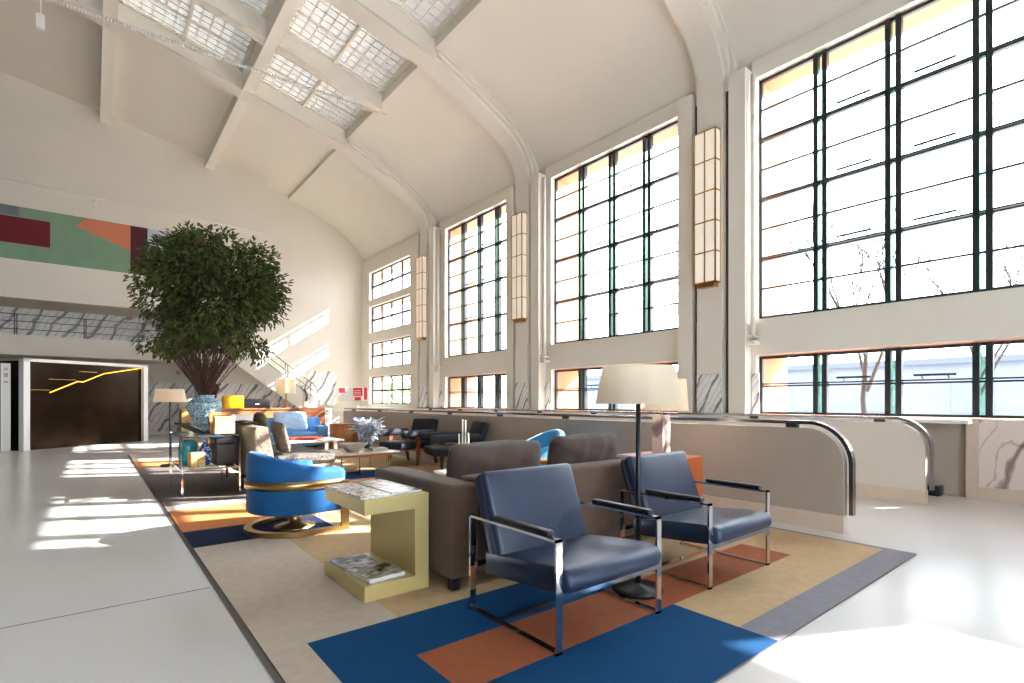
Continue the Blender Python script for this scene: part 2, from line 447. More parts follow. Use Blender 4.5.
# haunch edge step down at the coffers, and outer skin above
up = [(x+.3, z+.45) for x, z in VS]
smooth_strip(w, [VS[-1], (6.15, 9.95), (6.45, 10.0)], YB, YE)
smooth_strip(w, [(10.5,7.7),(10.4,8.6),(9.6,9.6),(8,10.3),(6.15,10.6)], YB, YE)
struct(w.build('ceiling_vault', PLASTERC))

XB = [(6.15,6.15),(3.22,3.5),(.2,.48),(-2.75,-2.47)]     # longitudinal beams (x0,x1)
cells_x = [(3.5,6.15),(.48,3.22),(-2.47,.2)]
YR = [(c-.27, c+.27) for c in YC]
inter = [2.56, 8.02, 13.42]                                   # lesser cross beams
rows_y = [(YR[1][1], inter[1]-.13), (inter[1]+.13, YR[2][0]), (YR[2][1], inter[2]-.13), (inter[2]+.13, YR[3][0])]
PO = .34      # panels lie this far above the beams
# ribs
for i, c in enumerate(YC):
    w = MB()
    RS = catmull(R[:11], 4)+R[11:]
    lo, hi = RS, [(x+.3 if k < 30 else x, z+.6) for k, (x, z) in enumerate(RS)]
    n = len(RS)
    nh = next(k for k in range(n) if lo[k][0] <= 6.16)+1      # mouldings only down the haunch
    for off, hw, dz in ((0,.25,0),(1,.33,.08),(2,.39,.14)):
        m = n if off == 0 else nh
        ya, yb = c-hw, c+hw
        P_ = [(x+.07*off, z+dz) for x, z in lo[:m]]
        def strip(A_, B_, sm):
            va = [w.bm.verts.new(p) for p in A_]; vb = [w.bm.verts.new(p) for p in B_]
            for k in range(len(va)-1):
                f = w.bm.faces.new((va[k],va[k+1],vb[k+1],vb[k])); f.smooth = sm
        strip([(x,ya,z) for x,z in P_], [(x,yb,z) for x,z in P_], True)
        for y in (ya, yb): strip([(x,y,z) for x,z in P_], [(x,y,z) for x,z in hi[:m]], False)
        if off: x, z = P_[-1]; w.quad([(x,ya,z),(x,yb,z),(x,yb,z+.5),(x,ya,z+.5)])
    struct(w.build('trim_rib_%d' % (i+1), TRIMP))
# longitudinal beams
for i, (x0, x1) in enumerate(XB[1:]):
    w = MB(); z = Rz((x0+x1)/2)
    w.box(x0, x1, YB, YE, z+.02, z+1.0)
    struct(w.build('trim_beam_%d' % (i+1), TRIMP))
for i, y in enumerate(inter):
    w = MB()
    for x1, x0 in ((6.15,3.5),(3.22,.48),(.2,-2.47)):
        w.prism([(x1,Rz(x1)+.03),(x0,Rz(x0)+.03),(x0,Rz(x0)+1),(x1,Rz(x1)+1)], 'y', y-.13, y+.13)
    struct(w.build('trim_crossbeam_%d' % (i+1), TRIMP))
# panels of the plain coffers
w = MB()
def plate(x0, x1, y0, y1):
    z0, z1 = Rz(x0)+PO, Rz(x1)+PO
    w.prism([(x0,z0),(x1,z1),(x1,z1+.3),(x0,z0+.3)], 'y', y0, y1)
for x0, x1 in cells_x:
    plate(x0, x1, YR[3][1], YE+.3); plate(x0, x1, YB, YR[1][0])
plate(-4.8,-2.75,YB,YE+.3)
struct(w.build('ceiling', PLASTERC))
# skylights in the coffers
nsk = 5
for x0, x1 in cells_x:
    for y0, y1 in rows_y:
        nsk += 1
        r_ = sroot('window_%d' % nsk)
        za, zb = Rz(x0)+.5, Rz(x1)+.5
        def Z(x): return za+(zb-za)*(x-x0)/(x1-x0)
        f = MB()
        # frame ledge round the well
        e = .1
        for (ya, yb) in ((y0,y0+e),(y1-e,y1)):
            f.prism([(x0,za-.03),(x1,zb-.03),(x1,zb+.03),(x0,za+.03)], 'y', ya, yb)
        for (xa, xb) in ((x0,x0+e),(x1-e,x1)):
            f.prism([(xa,Z(xa)-.03),(xb,Z(xb)-.03),(xb,Z(xb)+.03),(xa,Z(xa)+.03)], 'y', y0, y1)
        xm = (x0+x1)/2
        f.prism([(xm-.03,Z(xm)-.09),(xm+.03,Z(xm)-.09),(xm+.03,Z(xm)+.05),(xm-.03,Z(xm)+.05)], 'y', y0, y1)
        ys = y0+(y1-y0)*.6
        f.prism([(x0,za-.07),(x1,zb-.07),(x1,zb+.02),(x0,za+.02)], 'y', ys-.02, ys+.02)
        nx, ny = 12, 10
        for k in range(1, nx):
            x = x0+(x1-x0)*k/nx
            f.prism([(x-.009,Z(x)-.02),(x+.009,Z(x)-.02),(x+.009,Z(x)+.02),(x-.009,Z(x)+.02)], 'y', y0, y1)
        for k in range(1, ny):
            y = y0+(y1-y0)*k/ny
            f.prism([(x0,za-.02),(x1,zb-.02),(x1,zb+.02),(x0,za+.02)], 'y', y-.009, y+.009)
        f.build('window_frame', TRIMP, r_)
        for (xa, xb) in ((x0,xm),(xm,x1)):
            MB().quad([(xa,y0,Z(xa)),(xb,y0,Z(xb)),(xb,y1,Z(xb)),(xa,y1,Z(xa))]).build('pane', SKYGL, r_)
        wl = MB()      # well walls
        for y in (y0+.011, y1-.011):
            wl.prism([(x0,Rz(x0)+.02),(x1,Rz(x1)+.02),(x1,zb+.3),(x0,za+.3)], 'y', y-.01, y+.01)
        wl.build('well_side', PLASTERC, r_)

# ------------------------------------------------------------------ end wall, mezzanine, stair
w = MB()
w.box(XL, 9.7, YE, YE+.25, 4.47, 11.9)
w.box(3.2, 9.7, YE, YE+.25, 0, 4.47)
struct(w.build('wall_end', PLASTER))
w = MB()
w.box(XL, 3.2, YE, 24.4, 2.72, 3.34)
w.box(2.4, 4.0, 20.6, YE, 2.72, 3.34)
struct(w.build('trim_mezzanine', PLASTER))
w = MB(); w.box(XL, 3.4, 24.3, 24.5, 3.34, 6); w.box(3.2,3.4,22.25,24.4,0,6)
struct(w.build('wall_gallery', MARBE))
w = MB(); w.box(XL, 3.2, 22.25, 24.5, 4.47, 4.6); struct(w.build('ceiling_gallery', PLASTER))
w = MB(); w.box(XL, 3.2, 24.3, 24.5, 2.0, 2.72); struct(w.build('wall_recess', PLASTER))
w = MB(); w.box(XL, 3.2, 24.28, 24.5, .12, 2.0); struct(w.build('wall_marble_recess', MARBE))
w = MB(); w.box(XL, 3.2, 24.24, 24.5, 0, .12); struct(w.build('baseboard_end', WHITEP))
w = MB(); w.box(3.2, 6.9, YE-.03, YE, 0, 1.95); w.box(6.9, 8.1, YE-.03, YE, 0, 2.55); struct(w.build('wall_marble_stair', MARBE))
# stair flight
root = sroot('trim_stair')
w = MB()
N = 12; run, rise = 2.95/N, 2.2/N
for k in range(N):
    x = 4.0+k*run; z = 3.34-(k+1)*rise
    w.box(x, x+run, 20.72, YE, max(0,z-.3), z)
w.box(6.95, 7.7, 20.6, YE, 0, 1.14)
w.build('steps', PLASTER, root)
w = MB(); w.prism([(4.0,3.44),(4.0,2.6),(6.95,.45),(6.95,1.24)], 'y', 20.6, 20.72)
w.build('stringer', PLASTER, root)
w = MB()
for h in (.12,.36,.62):
    pts = [(4.0,20.66,3.36+h),(6.7,20.66,1.35+h)]
    if h == .62: pts += [(6.85,20.66,1.8),(6.92,20.66,1.5),(6.94,20.66,1.14)]
    w.tube(pts, .018, 6)
for t in (0,.28,.31,.62,.65,.97):
    x = 4.0+2.7*t; z = 3.36-2.01*t; w.tube([(x,20.66,z),(x,20.66,z+.62)], .016, 6)
w.build('railing', STEELB, root)
root = thing('gallery_railing', 'grey metal railing along the upper gallery below the painted wall', 'railing', (0,21.98,3.34))
w = MB()
for h in (.18,.42,.64): w.tube([(XL+.05,.06,h),(3.2,.06,h)], .016, 6)
w.build('rail', STEELB, root)
for x in [-3.9,-1.85,-1.8,-.2,-.15,1.35,1.4,2.9]:
    MB().tube([(x,.06,0),(x,.06,.64)], .018, 6).build('post', STEELB, root)

# painted wall band
mm = [mat('mural_green','#7d9c80',.8,var=.04,scale=3), mat('mural_dark_red','#6d1a24',.8), mat('mural_coral','#cf7f60',.8),
      mat('mural_wine','#4a2028',.8), mat('mural_pale_blue','#bfccd6',.8), mat('mural_slate','#6c7880',.8), mat('mural_orange','#d2643a',.8)]
w = MB()
y = 21.985
w.box(-4.5, 1.02, y, 22, 5.65, 7.28, 0)
w.box(1.02, 1.5, y, 22, 5.65, 7.28, 3)
w.box(1.5, 2.45, y, 22, 5.65, 7.28, 4)
w.box(2.45, 3.3, y, 22, 5.65, 7.28, 6)
w.box(-4.2, -1.03, y-.004, y, 6.14, 6.95, 1)
w.box(-3.4, -1.75, y-.004, y, 6.98, 7.27, 5)
w.prism([(-.42,6.98),(1.02,6.42),(1.02,7.27),(-.12,7.27)], 'y', y-.004, y, 2)
tag(w.build('wall_painting', mm), 'abstract painted band of green, dark red and coral blocks high on end wall', 'mural')

# cable line with small spotlight along the end wall
w = MB(); w.tube([(XL+.1,21.95,8.12),(5.3,21.95,7.85)], .014, 6)
for k in range(15):
    x = XL+.3+k*.62; z = 8.12+(7.85-8.12)*(x-XL)/(5.3-XL); w.box(x-.012,x+.012,21.955,22,z-.012,z+.012)
tag(w.build('wall_cable', WHITEP), 'thin white cable strung straight across the end wall above the painting', 'cable')
root = thing('spotlight', 'small white spotlight hanging under the wall cable near the painting', 'spotlight', (.1,21.93,7.9))
MB().tube([(0,0,0.06),(0,0,-.08)], .012, 6).build('stem', WHITEP, root)
MB().tube([(0,0,-.06),(-.05,-.12,-.2)], .07, 12).build('lamp_head', WHITEP, root)
# beaded ceiling light string
A, B = Vector((-.8,15.6,10.3)), Vector((6.35,13.4,9.2))
root = thing('light_string', 'beaded light string stretched diagonally under the ceiling beams', 'light string')
w = MB(); w.tube([A, B], .012, 6); w.build('cable', WHITEP, root)
w = MB()
for k in range(110):
    p = A.lerp(B, (k+.5)/110); d = (B-A).normalized()*.02
    w.tube([p-d*1.2, p+d*1.2], .042, 7)
w.build('beads', WHITEP, root)
root = thing('ceiling_spotlight', 'small white box lamp hung at the upper end of the light string', 'spotlight', (-.9,15.74,10.2))
MB().box(-.07,.07,-.07,.07,-.55,-.25).build('lamp_head', WHITEP, root)
MB().tube([(0,0,-.27),(0,0,.5)], .014, 6).build('stem', WHITEP, root)

# ------------------------------------------------------------------ stairwell parapets
def parapet(nm, x, y0, y1, m, h=1.02, rad=.34):
    root = sroot(nm)
    poly = [(y1,.0),(y1,h)]
    for k in range(9):
        t = PI/2*k/8; poly.append((y0+rad-rad*math.sin(t), h-rad+rad*math.cos(t)))
    poly.append((y0, 0))
    MB().prism(poly, 'x', x-.05, x+.05).build('panel', m, root)
    MB().box(x-.065, x+.065, y0-.005, y1, 0, .17).build('skirting', SKIRT, root)
    def path(o): 
        p = [(y1, h+o)]
        for k in range(11):
            t = PI/2*k/10; p.append((y0+rad-(rad+o)*math.sin(t), h-rad+(rad+o)*math.cos(t)))
        return p
    r = MB()
    p = path(.075)+[(y0-.075, .18)]
    q = path(.04)+[(y0-.04, .18)]
    for k in range(len(p)-1):
        r.prism([p[k],p[k+1],q[k+1],q[k]], 'x', x-.03, x+.05)
    r.build('handrail', STEELB, root)
    r = MB(); yy = y0+.5
    while yy < y1: r.box(x-.02, x+.03, yy-.06, yy+.06, h, h+.042); yy += 1.7
    r.build('bracket', BLACKM, root)
parapet('wall_stairwell', 5.79, 1.94, 15.0, TAUPE)
parapet('wall_stairwell_far', 8.2, 1.84, 15.0, mat('light_taupe_paint','#cfc6b8',.55,var=.02,scale=1.5))
tag(MB().rbox(8.95,9.16,1.86,2.1,0,.14,.015).build('floor_box', BLACKP), 'small black box on the floor by the wall, beyond the rear parapet end', 'box')

# ------------------------------------------------------------------ wall sconces
def sconce(y, label):
    root = thing('wall_sconce', label, 'wall lamp', (9.0, y, 3.43), 0, 'tall opal wall lamps on the pilasters')
    W, D, Hh = .21, .17, 2.86
    MB().box(-D, 0, -W, W, .06, Hh).build('diffuser', OPAL, root)
    f = MB(); t = .011
    for k in range(6):
        z = .06+(Hh-.06)*k/5
        f.box(-D-t, 0, -W-t, W+t, z-t, z+t)
    for yy in (-W, 0, W): f.box(-D-t, -D+t, yy-t, yy+t, .04, Hh+t)
    for yy in (-W, W): f.box(-t, 0, yy-t, yy+t, .04, Hh+t)
    f.build('frame', GOLD, root)
    MB().box(-D+.02, 0, -W+.04, W-.04, -.02, .05).build('bottom_cap', GOLD, root)
for y, l in zip(YC[1:], ('tall opal glass wall lamp with gilt edges, on pilaster nearest to view', 'tall opal glass wall lamp with gilt edges, on the middle pilaster', 'tall opal glass wall lamp with gilt edges, on pilaster nearest the end wall')):
    sconce(y, l)

# ------------------------------------------------------------------ rug
rc = ['#c2b3a1','#0f446f','#a15d40','#bfa27c','#87838a','#1a2b49','#d08450','#6d645f','#d9cfc0']
rm = [mat('rug_'+n, c, .85, var=.05, scale=14, bump=.25, bscale=240, spec=.15) for n, c in zip(('beige','blue','terracotta','tan','grey','navy','orange','taupe','ivory'), rc)]
xs = [.69,.89,1.28,1.42,1.95,2.87,3.6,4.56,5.36,5.42]
ys = [1.28,1.5,1.93,2.36,2.84,5.3,6.0,7.25,7.6,8.3,9.2,10.4,12.3,13.6,15.6]
def rugcol(x, y):
    if y < 2.84:
        if 1.93 < y < 2.36 and 1.28 < x < 4.56: return 2
        if x < .89: return 0
        if x < 2.87: return 1
        if x > 5.36: return 4
        if y < 1.5: return 4
        return 3
    if x > 5.36: return 4
    if y < 5.3: return 0 if x < 1.42 else 3
    if y < 6.0: return 5 if x < 1.95 else 3
    if y < 7.25: return 6 if x < 1.95 else 0
    if x < 1.95:
        if y < 7.6: return 8
        if y < 12.3: return 7
        return 6 if y < 13.6 else 8
    if x > 3.6: 
        if x < 4.56: return 1 if 8.3 < y < 9.2 else (6 if y < 8.3 else 3)
        return 3
    if y < 8.3: return 6 if x > 2.87 else 7
    if y < 10.4: return 1
    if y < 12.3: return 8
    return 6
w = MB()
T = .012
for i in range(len(xs)-1):
    for j in range(len(ys)-1):
        w.quad([(xs[i],ys[j],T),(xs[i+1],ys[j],T),(xs[i+1],ys[j+1],T),(xs[i],ys[j+1],T)], rugcol((xs[i]+xs[i+1])/2,(ys[j]+ys[j+1])/2))
x0,x1,y0,y1 = xs[0],xs[-1],ys[0],ys[-1]
for q in (((x0,y0),(x1,y0)),((x1,y0),(x1,y1)),((x1,y1),(x0,y1)),((x0,y1),(x0,y0))):
    (a,b),(c,d) = q; w.quad([(a,b,.0005),(c,d,.0005),(c,d,T),(a,b,T)], 7)
w.quad([(x0-.035,y0,.004),(x0,y0,.004),(x0,y1,.004),(x0-.035,y1,.004)], 7)
bmesh.ops.remove_doubles(w.bm, verts=w.bm.verts[:], dist=1e-5)
tag(w.build('rug', rm), 'large flat rug in blue, terracotta, tan and grey colour blocks', 'rug')
RZ = T

# ------------------------------------------------------------------ chrome lounge chairs
def lounge_chair(loc, label):
    r = thing('lounge_chair', label, 'armchair', loc, 0, 'chrome lounge chairs in navy leather')
    Wd, Dp, Ha = .42, .39, .585
    bw, bt = .021, .007
    for s in (-1, 1):
        f = MB(); x = s*Wd
        f.box(x-bw, x+bw, -Dp, Dp, 0, 2*bt); f.box(x-bw, x+bw, -Dp, Dp, Ha-2*bt, Ha)
        f.box(x-bw, x+bw, -Dp, -Dp+2*bt, 0, Ha); f.box(x-bw, x+bw, Dp-2*bt, Dp, 0, Ha)
        sf = f.build('side_frame', CHROME, r)
        MB().rbox(x-.027, x+.027, -Dp+.06, .14, Ha, Ha+.034, .012, 3).build('arm_pad', BLACKL, sf)
    MB().box(-Wd+bw, Wd-bw, -Dp+.0, -Dp+.014, .27, .305).build('front_rail', CHROME, r)
    MB().box(-Wd+bw, Wd-bw, .1, .135, .0, .014).build('stretcher', CHROME, r)
    MB().box(-Wd+bw, Wd-bw, Dp-.03, Dp-.005, .26, .29).build('rear_rail', CHROME, r)
    # seat: thick rolled front, sloping back
    n = 14
    prof = [(.30,.235),(.30,.36)]
    prof += [(.1,.385),(-.1,.408),(-.3,.425),(-.36,.425)]
    for k in range(1, 9):
        t = PI*k/9; prof.append((-.375-.065*math.sin(t), .36+.065*math.cos(t)))
    prof += [(-.36,.293),(-.3,.285)]
    b = bmesh.new(); W2 = .395
    cols = [(-W2,.93),(-W2+.012,.98),(-W2+.035,1),(0,1.012),(W2-.035,1),(W2-.012,.98),(W2,.93)]
    cy, cz = -.03, .335; rings = []
    for x, s in cols:
        rings.append([b.verts.new((x, cy+(py-cy)*s, cz+(pz-cz)*s)) for py, pz in prof])
    m = len(prof)
    for i in range(len(rings)-1):
        for k in range(m): b.faces.new((rings[i][k],rings[i][(k+1)%m],rings[i+1][(k+1)%m],rings[i+1][k]))
    b.faces.new(rings[0]); b.faces.new(rings[-1][::-1])
    w = MB(); w.merge(b); w.build('seat', NAVYL, r)
    M = Matrix.Translation((0,.19,.33)) @ Matrix.Rotation(-.36, 4, 'X')
    MB().rbox(-.385,.385,-.065,.075,-.03,.54,.035,4,M=M,puff=.012,sub=3).build('backrest', NAVYL, r); br_ = [o for o in r.children if o.name.startswith('backrest')][0]
    M2 = M
    MB().box(-.36,.36,.078,.084,.02,.5,M=M2).build('back_panel', BLACKL, br_)
    return r
lounge_chair((2.26,2.29,RZ), 'navy leather lounge chair with flat chrome frame, nearest, in front of brown sofa')
lounge_chair((3.715,2.31,RZ), 'navy leather lounge chair with flat chrome frame, beyond the floor lamp, near the parapet')

# ------------------------------------------------------------------ lamps
def floor_lamp(loc, label, sz=1.0):
    r = thing('floor_lamp', label, 'floor lamp', loc, 0, 'black floor lamps with cream shades')
    MB().lathe([(.02,0),(.15,0),(.165,.01),(.165,.03),(.15,.04),(.03,.05),(.02,.06)], n=36).build('base', BLACKP, r)
    MB().tube([(0,0,.04),(0,0,1.42)], .017, 14).build('pole', BLACKP, r)
    ls_ = MB().lathe([(.285,1.27),(.24,1.52)], n=48, cap=False).build('lamp_shade', SHADE, r)
    w = MB(); w.tube([(-.24,0,1.5),(.24,0,1.5)], .005, 6); w.tube([(0,-.24,1.5),(0,.24,1.5)], .005, 6); w.tube([(0,0,1.4),(0,0,1.5)],.03,10)
    w.build('shade_fitting', STEELB, ls_)
    return r
floor_lamp((2.88,2.21,RZ), 'black floor lamp with wide cream shade, between the two navy chairs')
floor_lamp((1.2,12.25,RZ), 'black floor lamp with cream shade, far off beyond the big vase')

# ------------------------------------------------------------------ brown sofa with cushions
X0,X1,Y0,Y1 = 1.87,4.36,2.97,4.2
r = thing('sofa', 'brown upholstered sofa seen from behind, beside the brass table', 'sofa', (0,0,RZ))
MB().rbox(X0+.2,X1-.2,Y0,Y0+.22,.08,.75,.03,3).build('backrest', BROWNF, r)
MB().rbox(X0,X0+.24,Y0,Y1,.08,.72,.035,3).build('armrest', BROWNF, r)
MB().rbox(X1-.24,X1,Y0,Y1,.08,.72,.035,3).build('armrest', BROWNF, r)
MB().rbox(X0+.22,X1-.22,Y0+.2,Y1-.03,.08,.27,.02,2).build('base', BROWNF, r)
xm = (X0+X1)/2
for a,b in ((X0+.245,xm-.005),(xm+.005,X1-.245)): MB().rbox(a,b,Y0+.225,Y1,.275,.43,.04,3,puff=.015,sub=2).build('seat_cushion', BROWNF, r)
for x in (X0+.06,X1-.06):
    for y in (Y0+.06,Y1-.06): MB().box(x-.03,x+.03,y-.03,y+.03,0,.085).build('leg', BLACKP, r)
def cushion(name, label, loc, rot, w, h, t, m, cat='cushion', group=None):
    """soft knife-edge cushion standing on its lower edge, local z up"""
    b = bmesh.new(); n = 26
    grid = {}
    for s in (-1,1):
        for i in range(n+1):
            for j in range(n+1):
                u, v = i/n*2-1, j/n*2-1
                if s == 1 and (i in (0,n) or j in (0,n)): grid[s,i,j] = grid[-1,i,j]; continue
                x = u*w/2*(1-.07*abs(v)**6-.01*math.sin(v*5+1)); z = v*h/2*(1-.07*abs(u)**6)+.006*math.sin(u*5+.6)*(.5+v/2)
                th = t/2*max(0,(1-u**4))**.6*max(0,(1-v**4))**.6
                wr = .007*math.sin(u*9+v*4)*math.sin(v*7-u*3)+.004*math.sin(u*21-v*6)*max(0,v)
                grid[s,i,j] = b.verts.new((x, s*(th+wr*(th>0.01)), z+h/2))
        for i in range(n):
            for j in range(n):
                q = [grid[s,i,j],grid[s,i+1,j],grid[s,i+1,j+1],grid[s,i,j+1]]
                b.faces.new(q if s < 0 else q[::-1])
    mb = MB(); mb.merge(b)
    o = mb.build(name, m); o.location = loc; o.rotation_euler = rot
    return tag(o, label, cat, group)
cushion('cushion','dark brown cushion leaning over the sofa back, nearer the brass table',(2.58,3.48,.485),(.22,0,-.02),.92,.50,.3,BROWNC,group='brown sofa cushions')
cushion('cushion','dark brown cushion leaning over the sofa back, beside the floor lamp pole',(3.62,3.48,.485),(.22,0,.03),.9,.52,.3,BROWNC,group='brown sofa cushions')

# ------------------------------------------------------------------ brass C table and magazines
a,b,c,d = 1.35,1.815,3.17,3.90
w = MB()
w.prism([(a,0),(b,0),(b,.655),(a,.655),(a,.555),(b-.105,.555),(b-.105,.1),(a,.1)], 'y', c, d)
o = w.build('side_table', BRASSP); bv = o.modifiers.new('b','BEVEL'); bv.width=.003; bv.segments=2
o.location = (0,0,RZ); tag(o, 'pale brass C-shaped side table stacked with magazines beside brown sofa', 'side table')
def print_mat(name, a, b, scale=40):
    m = bpy.data.materials.new(name); m.use_nodes = True; nt = m.node_tree; p = nt.nodes['Principled BSDF']; p.inputs['Roughness'].default_value = .25
    tc = nt.nodes.new('ShaderNodeTexCoord'); br = nt.nodes.new('ShaderNodeTexVoronoi'); br.inputs['Scale'].default_value = scale
    mp = nt.nodes.new('ShaderNodeMapping'); mp.inputs['Scale'].default_value = (1,2.2,1)
    n = nt.nodes.new('ShaderNodeTexNoise'); n.inputs['Scale'].default_value = scale*.35
    nt.links.new(tc.outputs['Object'], mp.inputs['Vector']); nt.links.new(mp.outputs['Vector'], br.inputs['Vector']); nt.links.new(tc.outputs['Object'], n.inputs['Vector'])
    mx = nt.nodes.new('ShaderNodeMath'); mx.operation = 'MULTIPLY'; nt.links.new(br.outputs['Color'], mx.inputs[0]); nt.links.new(n.outputs['Fac'], mx.inputs[1])
    r_ = nt.nodes.new('ShaderNodeValToRGB'); e = r_.color_ramp.elements; e[0].position=.12; e[0].color=srgb(a); e[1].position=.38; e[1].color=srgb(b)
    nt.links.new(mx.outputs[0], r_.inputs['Fac']); nt.links.new(r_.outputs['Color'], p.inputs['Base Color'])
    return m
PR1 = print_mat('light_print','#55555a','#e3e1de',46); PR2 = print_mat('dark_print','#17171a','#97928c',38); PR3 = print_mat('blue_photo_print','#1d2a38','#b8c4cc',18); PR4 = print_mat('brown_photo_print','#1f1a16','#cfc6ba',16)
PAGE = mat('paper', '#ddd8cc', .7)
def magazine(label, x, y, z, w_, d_, h, rz, m, cat='magazine'):
    r = thing('magazine', label, cat, (x,y,z), rz, 'magazines on the brass table')
    MB().box(-w_/2,w_/2,-d_/2,d_/2,.002,h-.002).build('pages', PAGE, r)
    w = MB(); w.box(-w_/2-.003,w_/2+.003,-d_/2-.003,d_/2+.003,h-.002,h); w.box(-w_/2-.003,w_/2+.003,-d_/2-.003,d_/2+.003,0,.002); w.build('cover', m, r)
magazine('pale printed magazine at the open edge of the brass table top',1.45,3.53,.655+RZ,.22,.66,.012,0,PR1)
magazine('dark picture magazine on the brass table top beside the sofa arm',1.675,3.55,.655+RZ,.225,.64,.016,.02,PR2)
magazine('glossy blue picture magazine on the lower shelf of the brass table',1.50,3.70,.1+RZ+.001,.25,.3,.014,.0,PR3)
magazine('glossy dark magazine on the lower brass shelf, nearest the front edge',1.52,3.355,.1+RZ+.001,.26,.28,.03,.08,PR4)

# ------------------------------------------------------------------ tub chairs
def tub_chair(loc, rz, label, vel, hb=.76, ha=.57, R0=.45):
    """back at local -x, open to +x"""
    r = thing('tub_chair', label, 'tub chair', loc, rz, 'velvet tub chairs with brass band')
    T_ = .11; n = 48; amax = math.radians(128)
    def ht(t):
        k = abs(t)/amax; s = .5+.5*math.cos(PI*min(1,k*1.02)); return ha+(hb-ha)*s
    b = bmesh.new(); rings = []
    for i in range(n+1):
        t = -amax+2*amax*i/n; d = Vector((-math.cos(t), math.sin(t), 0)); h = ht(t)
        sx = 1.0
        # elongate toward the front so the arms run straight
        def pt(rr, z): 
            p = d*rr
            if abs(t) > PI/2: p = Vector((d.x*rr*1.25, math.copysign(rr,d.y)*(1-.25*(1-abs(d.y))), 0))
            return Vector((p.x, p.y, z))
        Ro, Ri = R0, R0-T_
        ring = [pt(Ro-.015,.2), pt(Ro,.22), pt(Ro,h-.05), pt(Ro-.015,h-.02), pt((Ro+Ri)/2,h), pt(Ri+.015,h-.02), pt(Ri,h-.05), pt(Ri,.36)]
        rings.append([b.verts.new(p) for p in ring])
    for i in range(n):
        for k in range(7): b.faces.new((rings[i][k],rings[i+1][k],rings[i+1][k+1],rings[i][k+1]))
    b.faces.new(rings[0]); b.faces.new(rings[-1][::-1])
    w = MB(); w.merge(b); w.build('shell', vel, r)
    w = MB(); pr = [(.05,.2),(R0-.03,.2),(R0-.025,.22),(R0-.03,.3),(R0-.05,.31),(.05,.31)]
    w.lathe([(.02,.2),(R0-.02,.2),(R0-.015,.215),(R0-.015,.3),(R0-.05,.315),(.02,.315)], n=40); w.build('seat_base', vel, r)
    w = MB(); w.lathe([(.02,.316),(R0-.13,.316),(R0-.12,.34),(R0-.12,.4),(R0-.15,.43),(.02,.445)], cx=.04, n=36); w.build('seat_cushion', vel, r)
    w = MB(); nb = 44; a2 = math.radians(125); pv = None
    for i in range(nb+1):
        t = -a2+2*a2*i/nb; dx, dy = -math.cos(t), math.sin(t); rr = R0+.006
        if abs(t) > PI/2: p = (dx*rr*1.25, math.copysign(rr,dy)*(1-.25*(1-abs(dy))))
        else: p = (dx*rr, dy*rr)
        q = (p[0]*1.022, p[1]*1.022)
        cur = [w.bm.verts.new((*p,.44)), w.bm.verts.new((*q,.44)), w.bm.verts.new((*q,.52)), w.bm.verts.new((*p,.52))]
        if pv:
            for k in range(4): f = w.bm.faces.new((pv[k],cur[k],cur[(k+1)%4],pv[(k+1)%4])); f.smooth = k in (1,3)
        else: w.bm.faces.new(cur)
        pv = cur
    w.bm.faces.new(pv[::-1]); w.build('brass_band', BRASS, r)
    ex, ey = .33, .435
    for s in (-1,1):
        MB().box(ex-.04,ex+.04,s*ey-.012+s*.02,s*ey+.012+s*.02,0,.5).build('upright', BRASS, r)
    w = MB(); n2 = 40; pv = None
    for i in range(n2+1):   # flat ring on the floor, open at the front
        t = -PI/2-.0+PI*i/n2; dx, dy = -math.cos(t), math.sin(t)
        po, pi_ = (dx*.47, dy*.466), (dx*.40, dy*.396)
        cur = [w.bm.verts.new((*po,0)), w.bm.verts.new((*po,.045)), w.bm.verts.new((*pi_,.045)), w.bm.verts.new((*pi_,0))]
        if pv:
            for k in range(4): w.bm.faces.new((pv[k],cur[k],cur[(k+1)%4],pv[(k+1)%4]))
        else: w.bm.faces.new(cur)
        pv = cur
    w.bm.faces.new(pv[::-1])
    for s in (-1,1): w.box(0,ex+.04,*sorted((s*.396,s*.466)),0,.045)
    w.build('floor_ring', BRASS, r)
    w = MB(); w.lathe([(.2,.0),(.2,.02),(.06,.05),(.06,.17),(.17,.19),(.17,.2)], n=28); w.build('swivel_column', BRASS, r)
    return r
tub_chair((1.62,5.55,RZ), .05, 'cobalt blue velvet tub chair with brass band, behind the brass table', BLUEV, .80, .63)
tub_chair((4.93,5.62,RZ), PI-.25, 'light blue tub chair behind the brown sofa, near the parapet', SKYV, .88, .62)

# ------------------------------------------------------------------ console table with vase
cx0,cx1,cy0,cy1,ct,cs = .93,1.62,8.12,9.4,.825,.385
r = thing('console_table', 'chrome and glass two-tier console table carrying the big vase', 'table', (0,0,RZ))
for x in (cx0,cx1):
    for y in (cy0,cy1): MB().box(x-.011,x+.011,y-.011,y+.011,0,ct).build('leg', CHROME, r)
for z, nm in ((ct,'table_top'),(cs,'shelf')):
    w = MB(); w.box(cx0+.011,cx1-.011,cy0+.011,cy1-.011,z-.012,z); w.build(nm, GLASST, r)
    w = MB(); t = .012
    w.box(cx0-t,cx1+t,cy0-t,cy0+t,z-.03,z-.012); w.box(cx0-t,cx1+t,cy1-t,cy1+t,z-.03,z-.012)
    w.box(cx0-t,cx0+t,cy0+t,cy1-t,z-.03,z-.012); w.box(cx1-t,cx1+t,cy0+t,cy1-t,z-.03,z-.012); w.build('frame', CHROME, r)
CT, CS = ct+RZ, cs+RZ
VX, VY = 1.28, 8.74
r = thing('vase', 'large speckled pale blue vase on the console table holding the tree', 'vase', (VX,VY,CT))
pv = [(.1,0),(.115,.02),(.125,.08),(.165,.2),(.215,.32),(.228,.38),(.215,.44),(.17,.485),(.125,.505),(.118,.525),(.135,.55)]
